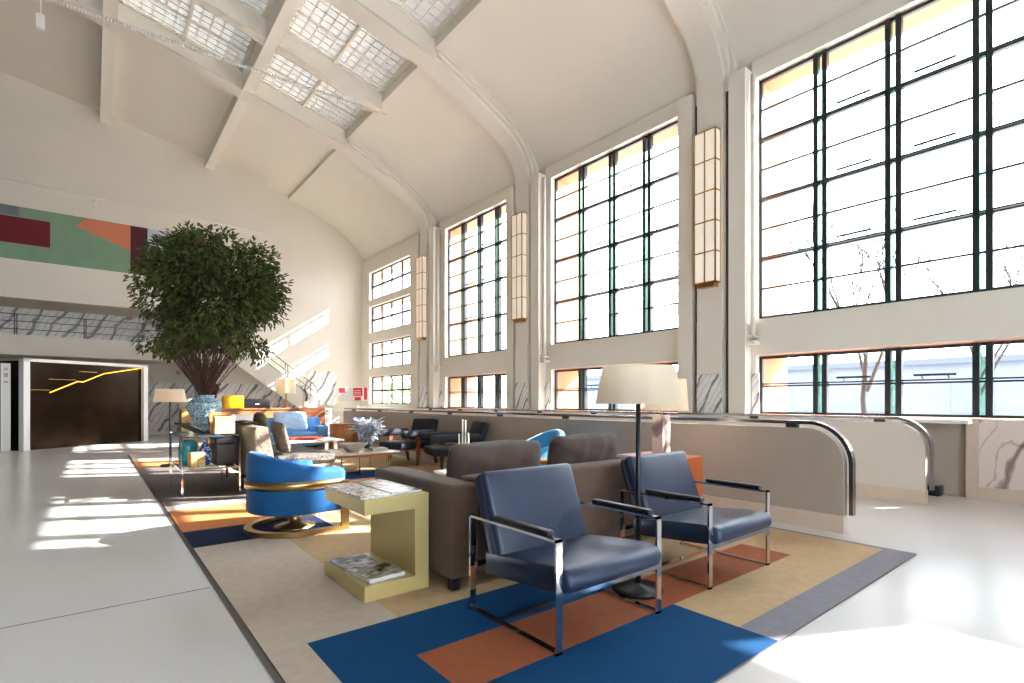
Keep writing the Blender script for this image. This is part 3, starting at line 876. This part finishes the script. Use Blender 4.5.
MB().lathe(pv+[(.12,.55),(.105,.52),(.1,.4),(.05,.38)], n=44).build('body', VASEM, r)

# leafy arrangement
r = thing('leafy_arrangement', 'huge round bouquet of leafy green branches rising from the vase', 'plant', (VX,VY,CT+.40))
w = MB(); rng = random.Random(3)
tips = []
for k in range(130):
    a = rng.uniform(0,2*PI); rr = rng.random()**.6
    x0_, y0_ = rng.uniform(-.025,.025), rng.uniform(-.025,.025)
    zt = rng.uniform(.55,1.3); sp = rr*(.22+.45*zt)
    x1_, y1_ = sp*math.cos(a), sp*math.sin(a)
    jx, jy = rng.uniform(-.05,.05), rng.uniform(-.05,.05)
    ne = .075*min(1,rr+.15); pts = [(x0_,y0_,.012),(ne*math.cos(a),ne*math.sin(a),.17),(x1_*.28+jx*.3,y1_*.28+jy*.3,zt*.38),(x1_*.55+jx,y1_*.55+jy,zt*.68),(x1_,y1_,zt)]
    w.tube(pts, .006, 4, cap=False, rs=[.006,.006,.006,.005,.003])
    for q in range(3):
        t = rng.uniform(.5,.9); bx, by, bz = x1_*t*.8, y1_*t*.8, zt*t
        ang = a+rng.uniform(-1,1); l = rng.uniform(.08,.2)
        w.tube([(bx,by,bz),(bx+l*.5*math.cos(ang),by+l*.5*math.sin(ang),bz+l)], .003, 3, cap=False)
w.build('twigs', TWIG, r)
w = MB()
cen = Vector((0.10,-.06,1.70)); blobs = []
for k in range(90):
    while True:
        p = Vector((rng.uniform(-1,1),rng.uniform(-1,1),rng.uniform(-.95,1)))
        if p.length < 1: break
    p = p*(p.length**-.35 if p.length > .05 else 1)
    if p.length > 1: p.normalize()
    blobs.append((cen+Vector((p.x*.82,p.y*.82,p.z*.72)), rng.uniform(.16,.3)))
for k in range(26):
    a = rng.uniform(0,2*PI); q = rng.uniform(.25,.8)
    blobs.append((Vector((q*math.cos(a)+.05,q*math.sin(a),rng.uniform(.78,1.1))), rng.uniform(.1,.18)))
def leaf(mb, p, L, W_, d, nrm, mi):
    d = d.normalized(); s = d.cross(nrm)
    if s.length < 1e-3: s = d.orthogonal()
    s.normalize(); n_ = s.cross(d)
    q = [p, p+d*L*.35+s*W_+n_*.01, p+d*L*.8+s*W_*.6, p+d*L-n_*.015, p+d*L*.8-s*W_*.6, p+d*L*.35-s*W_+n_*.01]
    vs = [mb.bm.verts.new(x) for x in q]
    f = mb.bm.faces.new((vs[0],vs[1],vs[2],vs[3])); f.material_index = mi
    f = mb.bm.faces.new((vs[0],vs[3],vs[4],vs[5])); f.material_index = mi
for c, rad in blobs:
    nl = int(150*(rad/.22)**2)
    for k in range(nl):
        v = Vector((rng.gauss(0,1),rng.gauss(0,1),rng.gauss(0,1))).normalized()
        p = c+v*rad*rng.uniform(.4,1.05)
        out = (p-cen).normalized()
        d = (v*.5+out*.5+Vector((rng.uniform(-.5,.5),rng.uniform(-.5,.5),rng.uniform(-.7,.4))))
        leaf(w, p, rng.uniform(.055,.09), rng.uniform(.013,.021), d, Vector((rng.uniform(-.4,.4),rng.uniform(-.4,.4),1)), 0 if rng.random() < .6 else 1)
o = w.build('foliage', [LEAF, LEAFD], r); o['kind'] = 'stuff'

# things on and under the console
r = thing('tray', 'black tray propped at a slant against the vase foot', 'tray', (1.10,8.42,CT+.006), .5)
M = Matrix.Translation((-.02,.0,.075)) @ Matrix.Rotation(.42,4,'Y')
w = MB(); w.box(-.18,.18,-.12,.12,-.008,.008,M=M); w.build('plate', BLACKP, r)
w = MB(); 
for q in ((-.18,.18,-.13,-.12),(-.18,.18,.12,.13)): w.box(*q,-.008,.02,M=M)
w.build('rim', BLACKP, r)
r = thing('picture_frame', 'brown wooden frame standing behind the cream box on the console', 'frame', (1.45,8.5,CT), .1)
w = MB(); w.box(-.15,-.11,-.02,.02,0,.30); w.box(.11,.15,-.02,.02,0,.30); w.box(-.11,.11,-.02,.02,0,.04); w.box(-.11,.11,-.02,.02,.26,.30); w.build('border', TEAK, r)
MB().box(-.11,.11,.0,.015,.04,.26).build('backing', WALNUT, r)
r = thing('storage_box', 'square cream box standing on the console table beside the vase', 'box', (1.46,8.34,CT), .05)
MB().rbox(-.13,.13,-.06,.06,0,.22,.01).build('body', CREAMB, r)
MB().rbox(-.135,.135,-.065,.065,.222,.25,.008).build('lid', CREAMB, r)
tag(MB().lathe([(.08,0),(.1,.01),(.115,.1),(.115,.25),(.1,.33),(.085,.345),(.07,.33)], n=28).build('jar', TEAL, None, (1.06,8.66,CS)), 'teal glazed jar on the lower shelf of the console', 'jar')
r = thing('log_block', 'pale split log block on the lower console shelf, in front of the teal jar', 'log', (1.12,8.32,CS), .1)
lb_ = MB().rbox(-.09,.09,-.09,.09,0,.2,.02).build('wood_block', PALEW, r)
MB().box(-.004,.004,-.092,-.09,0,.12).build('crack', BLACKP, lb_)
r = thing('ginger_jar', 'blue and white porcelain jar on the lower console shelf', 'jar', (1.25,8.50,CS))
PORC = speck('blue_white_porcelain','#eef0f2','#2f5aa8',18,.52,.2,0)
MB().lathe([(.05,0),(.06,.01),(.085,.12),(.08,.2),(.05,.25),(.045,.27)], n=26).build('body', PORC, r)
MB().lathe([(.055,.27),(.05,.29),(.02,.31),(.01,.33)], n=20).build('lid', PORC, r)
r = thing('leather_case', 'dark brown leather case on the lower console shelf', 'case', (1.47,8.62,CS))
DKL = mat('dark_brown_leather','#2a2220',.5,var=.1,scale=7)
MB().rbox(-.12,.12,-.38,.2,0,.30,.012).build('body', DKL, r)
MB().rbox(-.123,.123,-.383,.203,.302,.385,.012).build('lid', DKL, r)

# ------------------------------------------------------------------ tweed sofa
r = thing('tweed_sofa', 'speckled beige tweed sofa seen end-on behind the console table', 'sofa', (0,0,RZ))
TX0,TX1,TY0,TY1 = 1.72,2.85,7.75,10.0
w = MB(); w.prism([(TX0+.02,.2),(TX0,.88),(TX0+.03,.93),(TX0+.18,.93),(TX0+.32,.2)], 'y', TY0, TY1)
o = w.build('backrest', TWEED, r); bv = o.modifiers.new('b','BEVEL'); bv.width=.025; bv.segments=3
MB().rbox(TX0+.3,TX1,TY0,TY1,.2,.36,.03).build('seat_frame', TWEED, r)
ym = (TY0+TY1)/2
for p,q in ((TY0,ym-.005),(ym+.005,TY1)): MB().rbox(TX0+.3,TX1+.02,p,q,.365,.51,.05,4,puff=.015,sub=2).build('seat_cushion', GREYF, r)
for x in (TX0+.06,TX1-.1):
    for y in (TY0+.2,TY1-.1): MB().tube([(x,y,0),(x,y,.2)],.02,8,rs=[.014,.024]).build('leg', WALNUT, r)
cushion('cushion','dark grey boucle cushion leaning inside the tweed sofa back at its near end',(2.2,8.05,.545),(-.22,0,PI/2),.52,.46,.13,GREYF)
cushion('cushion','mottled olive cushion standing on the tweed sofa at its far end',(2.25,9.3,.545),(-.2,0,PI/2),.55,.58,.16,mat('olive_cloth','#6d624c',.9,var=.3,scale=14))
r_ = MB().rbox(1.73,1.9,8.35,9.1,.96,.99,.018,3,puff=.02,sub=2).build('throw', speck('brown_fur','#8a7a64','#40382e',40,.5,.95,.6))
tag(r_, 'folded brown furry throw lying on top of the tweed sofa back', 'throw')

# ------------------------------------------------------------------ far seating group
r = thing('sideboard', 'long walnut sideboard behind the blue sofa', 'sideboard', (0,0,0))
MB().box(2.4,5.15,15.75,16.25,.08,1.06).build('body', TEAK, r)
MB().box(2.37,5.18,15.72,16.28,1.06,1.1).build('top', TEAK, r)
MB().box(2.45,5.1,15.8,16.2,0,.08).build('plinth', BLACKP, r)
tag(MB().box(4.5,5.22,15.05,15.11,RZ,1.12).build('wood_screen', WALNUT), 'reddish walnut panel standing at the right end of the blue sofa', 'panel')
r = thing('blue_sofa', 'pale blue sofa in the far group, facing the view', 'sofa', (0,0,RZ))
BX0,BX1,BY0,BY1 = 2.3,5.0,14.05,15.0
MB().rbox(BX0,BX1,BY0,BY1,.1,.28,.03).build('base', BLUES, r)
MB().rbox(BX0,BX1,BY1-.25,BY1,.28,.84,.05).build('backrest', BLUES, r)
MB().rbox(BX1-.3,BX1,BY0+.1,BY1-.25,.285,.62,.04).build('armrest', BLUES, r)
MB().rbox(BX0,BX0+.3,BY0+.1,BY1-.25,.285,.62,.04).build('armrest', BLUES, r)
for a_,b_ in ((BX0+.31,3.64),(3.66,BX1-.31)): MB().rbox(a_,b_,BY0-.04,BY1-.26,.285,.46,.05,4,puff=.02,sub=2).build('seat_cushion', BLUES, r)
for x in (BX0+.1,BX1-.1):
    for y in (BY0+.1,BY1-.1): MB().box(x-.025,x+.025,y-.025,y+.025,0,.1).build('leg', BLACKP, r)
PALEB = mat('pale_blue_cushion','#b9d2ea',.85,var=.03,scale=6)
cushion('cushion','large pale blue cushion leaning on the far blue sofa, right half',(4.15,14.52,.49),(-.3,0,.05),.85,.55,.2,PALEB)
cushion('cushion','white cushion leaning on the far blue sofa, left half',(3.05,14.52,.49),(-.3,0,0),.8,.5,.2,WHITEP)
# on the sideboard
SB = 1.1
r = thing('table_lamp', 'brass stemmed lamp with cream drum shade on the sideboard', 'table lamp', (4.42,16.0,SB))
MB().lathe([(.09,0),(.09,.02),(.02,.03)], n=24).build('base', BRASS, r)
MB().tube([(0,0,.02),(0,0,.5)], .028, 12).build('stem', BRASS, r)
MB().lathe([(.26,.42),(.26,.84)], n=36, cap=False).build('lamp_shade', SHADE, r)
r = thing('speaker', 'black box speaker on the sideboard beneath the stair', 'speaker', (3.62,16.0,SB))
sb_ = MB().rbox(-.33,.33,-.1,.1,0,.26,.01).build('body', BLACKP, r)
MB().box(-.05,.05,-.104,-.1,.1,.125).build('badge', WHITEP, sb_)
r = thing('yellow_box', 'bright yellow box on the left of the sideboard', 'box', (3.02,16.0,SB))
MB().rbox(-.25,.25,-.14,.14,0,.3,.02).build('body', YELLOW, r)
MB().rbox(-.255,.255,-.145,.145,.302,.34,.02).build('lid', YELLOW, r)
def twigplant(name, label, loc, pot_prof, potm, n, L, spread, m, lm, leaves, seed, pname='pot', lname='foliage', leafs=.1):
    rg = random.Random(seed); r = thing(name, label, 'plant', loc)
    MB().lathe(pot_prof, n=28).build(pname, potm, r)
    z0 = pot_prof[-1][1]-.04
    w = MB(); lf = MB()
    for k in range(n):
        a_ = rg.uniform(0,2*PI); s_ = rg.uniform(.2,1)*spread; l = L*rg.uniform(.65,1)
        p = [Vector((0,0,z0)), Vector((s_*.3*math.cos(a_),s_*.3*math.sin(a_),z0+l*.45)), Vector((s_*math.cos(a_),s_*math.sin(a_),z0+l))]
        w.tube(p, .006, 5, cap=False, rs=[.008,.006,.003])
        for q in range(leaves):
            t = rg.uniform(.35,1); i = 0 if t < .5 else 1; pp = p[i].lerp(p[i+1], (t*2)%1 if t < 1 else 1)
            leaf(lf, pp, leafs*rg.uniform(.6,1.2), leafs*.2, Vector((rg.uniform(-1,1),rg.uniform(-1,1),rg.uniform(-.4,1))), Vector((rg.uniform(-.5,.5),rg.uniform(-.5,.5),1)), 0)
    w.build('stems', m, r)
    if leaves: lf.build(lname, lm, r)
    return r
twigplant('dried_plant','dark red dried foliage in a low pot on the sideboard, behind the vase',(2.5,15.95,SB),[(.08,0),(.12,.06),(.13,.14),(.1,.16)],BLACKP,30,.56,.24,TWIG,DRYRED,34,5)
r = thing('branch_vase', 'bare grey branch standing in a white vase at the sideboard end', 'vase', (4.98,16.0,SB))
MB().lathe([(.06,0),(.1,.04),(.09,.12),(.04,.16),(.045,.18)], n=24).build('vase_body', WHITEP, r)
w = MB(); w.tube([(0,0,.14),(.03,0,.35),(-.03,0,.55),(.02,0,.8)], .03, 8, rs=[.03,.035,.025,.008]); w.tube([(.0,0,.45),(-.14,0,.6),(-.2,.02,.82)], .015, 6, rs=[.02,.012,.004]); w.tube([(-.02,0,.5),(.12,0,.66),(.14,0,.78)],.012,6,rs=[.016,.01,.004])
w.build('branch', BARK, r)
r = thing('magazine_rack', 'white open shelf rack beside the parapet end', 'shelf', (5.45,15.9,0))
w = MB(); w.box(-.2,-.17,-.18,.18,0,1.08); w.box(.17,.2,-.18,.18,0,1.08); w.box(-.17,.17,.16,.18,0,1.08); w.build('case', WHITEP, r)
for z in (.05,.32,.58,.84,1.05): MB().box(-.17,.17,-.18,.16,z,z+.03).build('shelf', WHITEP, r)
r = thing('cabinet', 'tan wooden cabinet with dark side behind the big vase', 'cabinet', (2.06,16.6,0))
MB().box(-.2,.2,-.2,.2,.06,1.06).build('body', PALEW, r); MB().box(-.22,.22,-.22,.22,1.06,1.1).build('top', PALEW, r); MB().box(-.18,.18,-.18,.18,0,.06).build('plinth', BLACKP, r); MB().box(-.21,-.2,-.2,.2,.06,1.06).build('side_panel', BLACKP, r)
r = thing('grey_lamp', 'small lamp with grey shade on the tan cabinet', 'table lamp', (2.0,16.6,1.1))
MB().lathe([(.08,0),(.08,.02),(.02,.03),(.02,.14)], n=20).build('base', BLACKP, r); MB().lathe([(.17,.08),(.15,.26)], n=30, cap=False).build('lamp_shade', SHADEG, r)
r = thing('drum_table', 'rounded reddish wood drum table beside the blue sofa', 'side table', (5.22,13.6,RZ))
MB().lathe([(.36,0),(.36,.66)], n=40).build('drum', TEAK, r); MB().lathe([(.37,.66),(.37,.69)], n=40).build('top', TEAK, r)

# coffee tables
r = thing('coffee_table', 'wide low coffee table with tan top holding the grey bowl', 'coffee table', (0,0,RZ))
TERR = mat('pale_stone_top','#d8cbb6',.2,var=.08,scale=6)
MB().rbox(2.95,4.35,8.62,9.75,.355,.385,.012).build('table_top', TERR, r); MB().box(3.0,4.3,8.67,9.7,.315,.353).build('apron', TEAK, r)
for x in (3.1,3.64,4.2):
    for y in (8.75,9.6): MB().tube([(x,y,0),(x,y,.315)], .013, 8).build('leg', BRASS, r)
CTB = .385+RZ
tag(MB().lathe([(.1,0),(.11,.015),(.17,.06),(.25,.13),(.262,.15),(.245,.145),(.15,.06),(.02,.04)], n=40).build('bowl', STONEB, None, (3.62,9.0,CTB)), 'wide grey stoneware bowl on the large coffee table', 'bowl')
twigplant('silver_plant','silvery spiky foliage in a small pot on the large coffee table',(4.1,9.45,CTB),[(.06,0),(.09,.03),(.09,.12),(.07,.14)],BLACKP,26,.44,.3,SILVER,SILVER,16,9,leafs=.17)
PLAINC = mat('white_cover','#efece6',.4)
r = thing('book', 'white book lying on the large coffee table left of the bowl', 'book', (3.2,8.95,CTB), .1)
MB().box(-.14,.14,-.17,.17,.003,.035).build('pages', PAGE, r); w = MB(); w.box(-.145,.145,-.175,.175,.035,.038); w.box(-.145,.145,-.175,.175,0,.003); w.box(-.148,-.145,-.175,.175,0,.038); w.build('cover', PLAINC, r)
r = thing('book', 'pale grey book lying on the large coffee table, right of the bowl', 'book', (4.1,9.0,CTB), -.2)
MB().box(-.13,.13,-.16,.16,.003,.045).build('pages', PAGE, r); w = MB(); w.box(-.135,.135,-.165,.165,.045,.048); w.box(-.135,.135,-.165,.165,0,.003); w.box(-.138,-.135,-.165,.165,0,.048); w.build('cover', GREYP, r)
r = thing('coffee_table', 'smaller white topped coffee table in front of the blue sofa', 'coffee table', (0,0,RZ))
MB().rbox(3.2,4.5,11.7,12.6,.37,.42,.012).build('table_top', mat('white_stone_top','#e6e2dc',.25,var=.05,scale=9), r)
for x in (3.35,4.35):
    for y in (11.85,12.45): MB().box(x-.03,x+.03,y-.03,y+.03,0,.37).build('leg', WHITEP, r)
w = MB(); w.rbox(-.36,.36,-.2,.2,0,.012,.005); 
for q in ((-.36,.36,-.2,-.18),(-.36,.36,.18,.2),(-.36,-.34,-.18,.18),(.34,.36,-.18,.18)): w.box(*q,.012,.05)
tag(w.build('serving_tray', REDB, None, (3.75,12.1,.42+RZ)), 'rust red tray on the smaller white coffee table', 'tray')
r = thing('occasional_table', 'low white table behind the brown sofa carrying thin ivory candlesticks', 'side table', (3.68,5.4,RZ))
MB().rbox(-.35,.35,-.3,.3,.385,.42,.01).build('table_top', WHITEP, r)
for x in (-.3,.3):
    for y in (-.25,.25): MB().tube([(x,y,0),(x,y,.385)], .014, 8).build('leg', BRASS, r)
for (dx,dy,h,l) in ((-.044,.035,.46,'short ivory candlestick, leftmost of the four behind the brown sofa'),(-.010,.008,.64,'tall ivory candlestick, left one of the tallest pair behind the sofa'),(.018,-.014,.63,'tall ivory candlestick, right one of the tallest pair behind the sofa'),(.046,-.037,.47,'short ivory candlestick, rightmost of the four behind the brown sofa')):
    r = thing('candlestick', l, 'candlestick', (3.61+dx,5.44+dy,.42+RZ), 0, 'ivory candlesticks behind the brown sofa')
    MB().lathe([(.016,0),(.016,.012),(.01,.02)], n=16).build('foot', IVORY, r); MB().lathe([(.011,.02),(.010,h)], n=14).build('candle', IVORY, r)

# dark armchairs (facing local -x)
def easy_chair(loc, rz, label):
    r = thing('easy_chair', label, 'armchair', loc, rz, 'charcoal easy chairs with wooden legs')
    MB().rbox(-.5,.32,-.34,.34,.33,.47,.04,4,puff=.015,sub=2).build('seat', DARKF, r)
    M = Matrix.Translation((.34,0,.40)) @ Matrix.Rotation(.28,4,'Y')
    MB().rbox(-.06,.08,-.34,.34,.03,.53,.045,4,M=M,puff=.015,sub=2).build('backrest', DARKF, r)
    for s in (-1,1):
        y = s*.42
        MB().rbox(-.55,.36,y-.075,y+.075,.57,.71,.06,4).build('armrest', DARKF, r)
        w = MB()
        w.prism([(-.17,.57),(-.07,.57),(-.12,0),(-.16,0)], 'y', y-.025, y+.025)
        w.build('leg', WALNUT, r)
        w = MB(); w.prism([(.2,.57),(.28,.57),(.40,0),(.36,0)], 'y', y-.025, y+.025); w.build('leg', WALNUT, r)
    MB().box(-.14,-.1,-.4,.4,.28,.33).build('stretcher', WALNUT, r); MB().box(.27,.31,-.4,.4,.28,.33).build('stretcher', WALNUT, r)
easy_chair((5.08,9.7,RZ), .25, 'charcoal easy chair with wooden legs, far one, facing the coffee table')
easy_chair((5.12,8.0,RZ), -.3, 'charcoal easy chair with wooden legs, near one, behind brown sofa')

# orange console and marble lamp
r = thing('orange_console', 'orange lacquered box table between brown sofa and parapet', 'side table', (0,0,RZ))
MB().rbox(4.5,5.08,3.05,3.75,.03,.70,.008).build('body', ORANGEW, r); MB().box(4.54,5.04,3.09,3.71,0,.03).build('plinth', BLACKP, r)
r = thing('marble_lamp', 'table lamp with white marble block base on orange box table', 'table lamp', (4.97,3.5,.70+RZ))
MB().box(-.07,.07,-.07,.07,0,.43).build('base', MARBP, r)
MB().tube([(0,0,.43),(0,0,.8)], .014, 10).build('stem', BRASS, r)
MB().lathe([(.295,.485),(.27,.83)], n=44, cap=False).build('lamp_shade', SHADE, r)
w = MB(); w.tube([(-.27,0,.79),(.27,0,.79)], .005, 6); w.build('shade_fitting', BRASS, r)

# ------------------------------------------------------------------ far left: vestibule, totem, alarm, sign board
P0, P1 = Vector((-1.36,18.6,0)), Vector((1.34,20.66,0))
ang = math.atan2(P1.y-P0.y, P1.x-P0.x); L = (P1-P0).length
r = thing('entrance_vestibule', 'dark bronze panelled entrance box with white frame and gold light line', 'vestibule', (*P0[:2],0), ang)
w = MB(); w.box(-.07,.08,-.05,.12,0,2.42); w.box(L-.08,L+.07,-.05,.12,0,2.46); w.prism([(-.07,2.34),(L+.07,2.38),(L+.07,2.46),(-.07,2.42)], 'y', -.05, .12)
w.build('frame', WHITEP, r)
wp_ = MB().box(.08,L-.08,.06,.1,.0,2.35).build('wall_panel', BRONZE, r)
MB().box(-.05,L+.05,.12,1.3,0,2.36).build('body', BRONZED, r)
w = MB()
pts = [(.62,1.53),(1.35,1.86),(1.5,1.85),(2.1,2.12),(L-.1,2.36)]
for (a_,b_),(c_,d_) in zip(pts, pts[1:]): w.prism([(a_,b_-.011),(c_,d_-.011),(c_,d_+.011),(a_,b_+.011)], 'y', .045, .06)
w.build('light_line', LED, wp_)
w = MB()
for (a_,b_,z) in ((.08,.62,1.6),(.6,1.3,1.9),(1.4,1.9,2.15)): w.box(a_,b_,.052,.06,z-.006,z+.006)
w.build('gilt_line', GOLD, wp_)
r = thing('sign_totem', 'slim white sign totem with small dark marks beside the bronze entrance', 'sign', (-1.78,18.75,0), .1)
wf_ = MB().box(-.05,.13,-.04,.04,0,2.28).build('white_face', WHITEP, r); MB().box(-.17,-.05,-.04,.3,0,2.28).build('grey_face', GREYP, r)
w = MB()
for z in (2.14,2.1,2.0,1.96,1.92,1.8,1.77): w.box(.0,.08,-.044,-.04,z,z+.018)
for x in (.01,.04,.065): w.box(x,x+.012,-.044,-.04,1.93,2.02)
w.build('marks', GREYP, wf_)
r = thing('alarm_bell', 'small round red alarm bell on the cream wall above the marble', 'alarm', (2.65,24.3,2.42))
MB().tube([(0,0,0),(0,-.05,0)], .07, 20).build('bell', REDP, r); MB().tube([(0,-.05,0),(0,-.06,0)], .03, 12).build('boss', WHITEP, r)
tag(MB().box(2.6,3.1,24.0,24.2,0,.28).build('planter', GREYP), 'low grey planter box against the marble wall by the entrance', 'planter')
r = thing('sign_board', 'white board with red panels on a post by the end windows', 'sign', (8.15,20.1,0), -.25)
MB().tube([(.12,0,0),(.12,0,1.2)], .025, 8).build('post', WHITEP, r)
MB().box(-.62,.5,-.02,.02,1.3,1.85).build('board', WHITEP, r)
MB().box(.1,.14,-.02,.02,1.2,1.3).build('neck', WHITEP, r)
for q in ((-.6,-.36,1.62,1.82),(-.06,.3,1.5,1.82),(.36,.48,1.35,1.84),(0,.24,1.32,1.46)): MB().box(q[0],q[1],-.026,-.02,q[2],q[3]).build('red_panel', REDP, r)
w = MB(); 
for k in range(3): w.box(-.02,.24,-.03,-.026,1.57+k*.07,1.585+k*.07)
w.build('white_bars', WHITEP, r)

# ------------------------------------------------------------------ outdoors
struct(MB().box(10.5, 120, -60, 90, -.4, -.2).build('ground', mat('paving','#dcd8d0',.9,var=.04,scale=.5)))
def bare_tree(loc, h, seed, label):
    rg = random.Random(seed); r = thing('bare_tree', label, 'tree', loc, 0, 'bare trees outside')
    tr, br = MB(), MB()
    def grow(p, d, l, rad, dep):
        q = p+d*l; m = p.lerp(q,.5)+Vector((rg.uniform(-1,1),rg.uniform(-1,1),0))*l*.05
        (tr if dep == 0 else br).tube([p,m,q], rad, 6 if dep < 2 else 3, cap=False, rs=[rad,rad*.85,rad*.65])
        if dep >= 5: return
        for k in range(3):
            ax = Vector((rg.uniform(-1,1),rg.uniform(-1,1),rg.uniform(-.2,.2))).normalized()
            nd = (Quaternion(ax, rg.uniform(.25,.65)) @ d + Vector((0,0,.12))).normalized()
            grow(p.lerp(q, rg.uniform(.55,1)), nd, l*rg.uniform(.62,.82), rad*.62, dep+1)
    grow(Vector((0,0,0)), Vector((0,0,1)), h*.33, .08, 0)
    tr.build('trunk', BARK, r); br.build('branches', BARK, r)
bare_tree((16.5,5.0,-.2), 9.5, 2, 'bare tree outside the nearest large window')
bare_tree((21,3.4,-.2), 9.0, 5, 'smaller bare tree further off outside the nearest large window')
bare_tree((18,11.4,-.2), 9.0, 8, 'bare tree outside the second large window')
bare_tree((16.5,20.5,-.2), 9.0, 11, 'bare tree outside the third large window')
r = thing('apartment_block', 'low grey building across the street outside the windows', 'building', (34,6,-.2))
MB().box(0,9,-22,30,0,3.4).build('wall', mat('slate_render','#5d636d',.9,var=.06,scale=.6), r)
MB().box(-.3,9.3,-22.3,30.3,3.4,3.7).build('roof', mat('grey_roof','#4a4e55',.9), r)
for k in range(13): MB().box(-.05,0,-20+k*3.8,-18.4+k*3.8,.9,2.4).build('window', mat('window_dark_glass_%d'%k,'#525c66',.2), r)
HEDGE = mat('hedge_green','#7da03c',.8,var=.35,scale=3)
w = MB(); rg = random.Random(4)
for k in range(2600):
    p = Vector((rg.uniform(13,14.6),rg.uniform(22.5,33),rg.uniform(-.1,2.6)))
    leaf(w, p, .22, .06, Vector((rg.uniform(-1,1),rg.uniform(-1,1),rg.uniform(-.3,1))), Vector((0,rg.uniform(-1,1),1)), 0)
o = w.build('hedge', HEDGE); tag(o, 'bright green hedge outside the end windows', 'hedge'); 

# ------------------------------------------------------------------ light
sun = bpy.data.lights.new('sun','SUN'); sun.energy = 19; sun.angle = .009; sun.color = (1,.97,.93)
so = link(bpy.data.objects.new('sun', sun)); so.rotation_euler = Vector((-2,1.05,-1.38)).to_track_quat('-Z','Y').to_euler()
so.location = (30,-10,25)
wd = bpy.data.worlds.new('sky'); sc.world = wd; wd.use_nodes = True
nt = wd.node_tree; bg = nt.nodes['Background']
tc = nt.nodes.new('ShaderNodeTexCoord'); sp = nt.nodes.new('ShaderNodeSeparateXYZ'); rp = nt.nodes.new('ShaderNodeValToRGB')
nt.links.new(tc.outputs['Generated'], sp.inputs[0]); nt.links.new(sp.outputs['Z'], rp.inputs['Fac']); nt.links.new(rp.outputs['Color'], bg.inputs['Color'])
rp.color_ramp.elements[0].color = (.86,.93,1,1); rp.color_ramp.elements[1].color = (.68,.83,1,1); rp.color_ramp.elements[1].position = .8
bg.inputs['Strength'].default_value = 9.5

# ------------------------------------------------------------------ camera
cam = bpy.data.cameras.new('camera'); co = link(bpy.data.objects.new('camera', cam)); sc.camera = co
F = 521.0; th = math.atan(420/F)
cam.sensor_fit = 'HORIZONTAL'; cam.sensor_width = 36; cam.lens = 36*F/1024
cam.shift_y = (401-341.5)/1024
co.location = (0,0,1.3); co.rotation_euler = (PI/2, 0, -th)
cam.clip_end = 300
sc.view_settings.view_transform = 'Standard'; sc.view_settings.look = 'None'; sc.view_settings.gamma = 1; sc.view_settings.use_curve_mapping = False
sc.view_settings.exposure = .6
sc.cycles.max_bounces = 12; sc.cycles.diffuse_bounces = 8; sc.cycles.transparent_max_bounces = 16
sc.cycles.use_denoising = True
sc.cycles.sample_clamp_indirect = 10
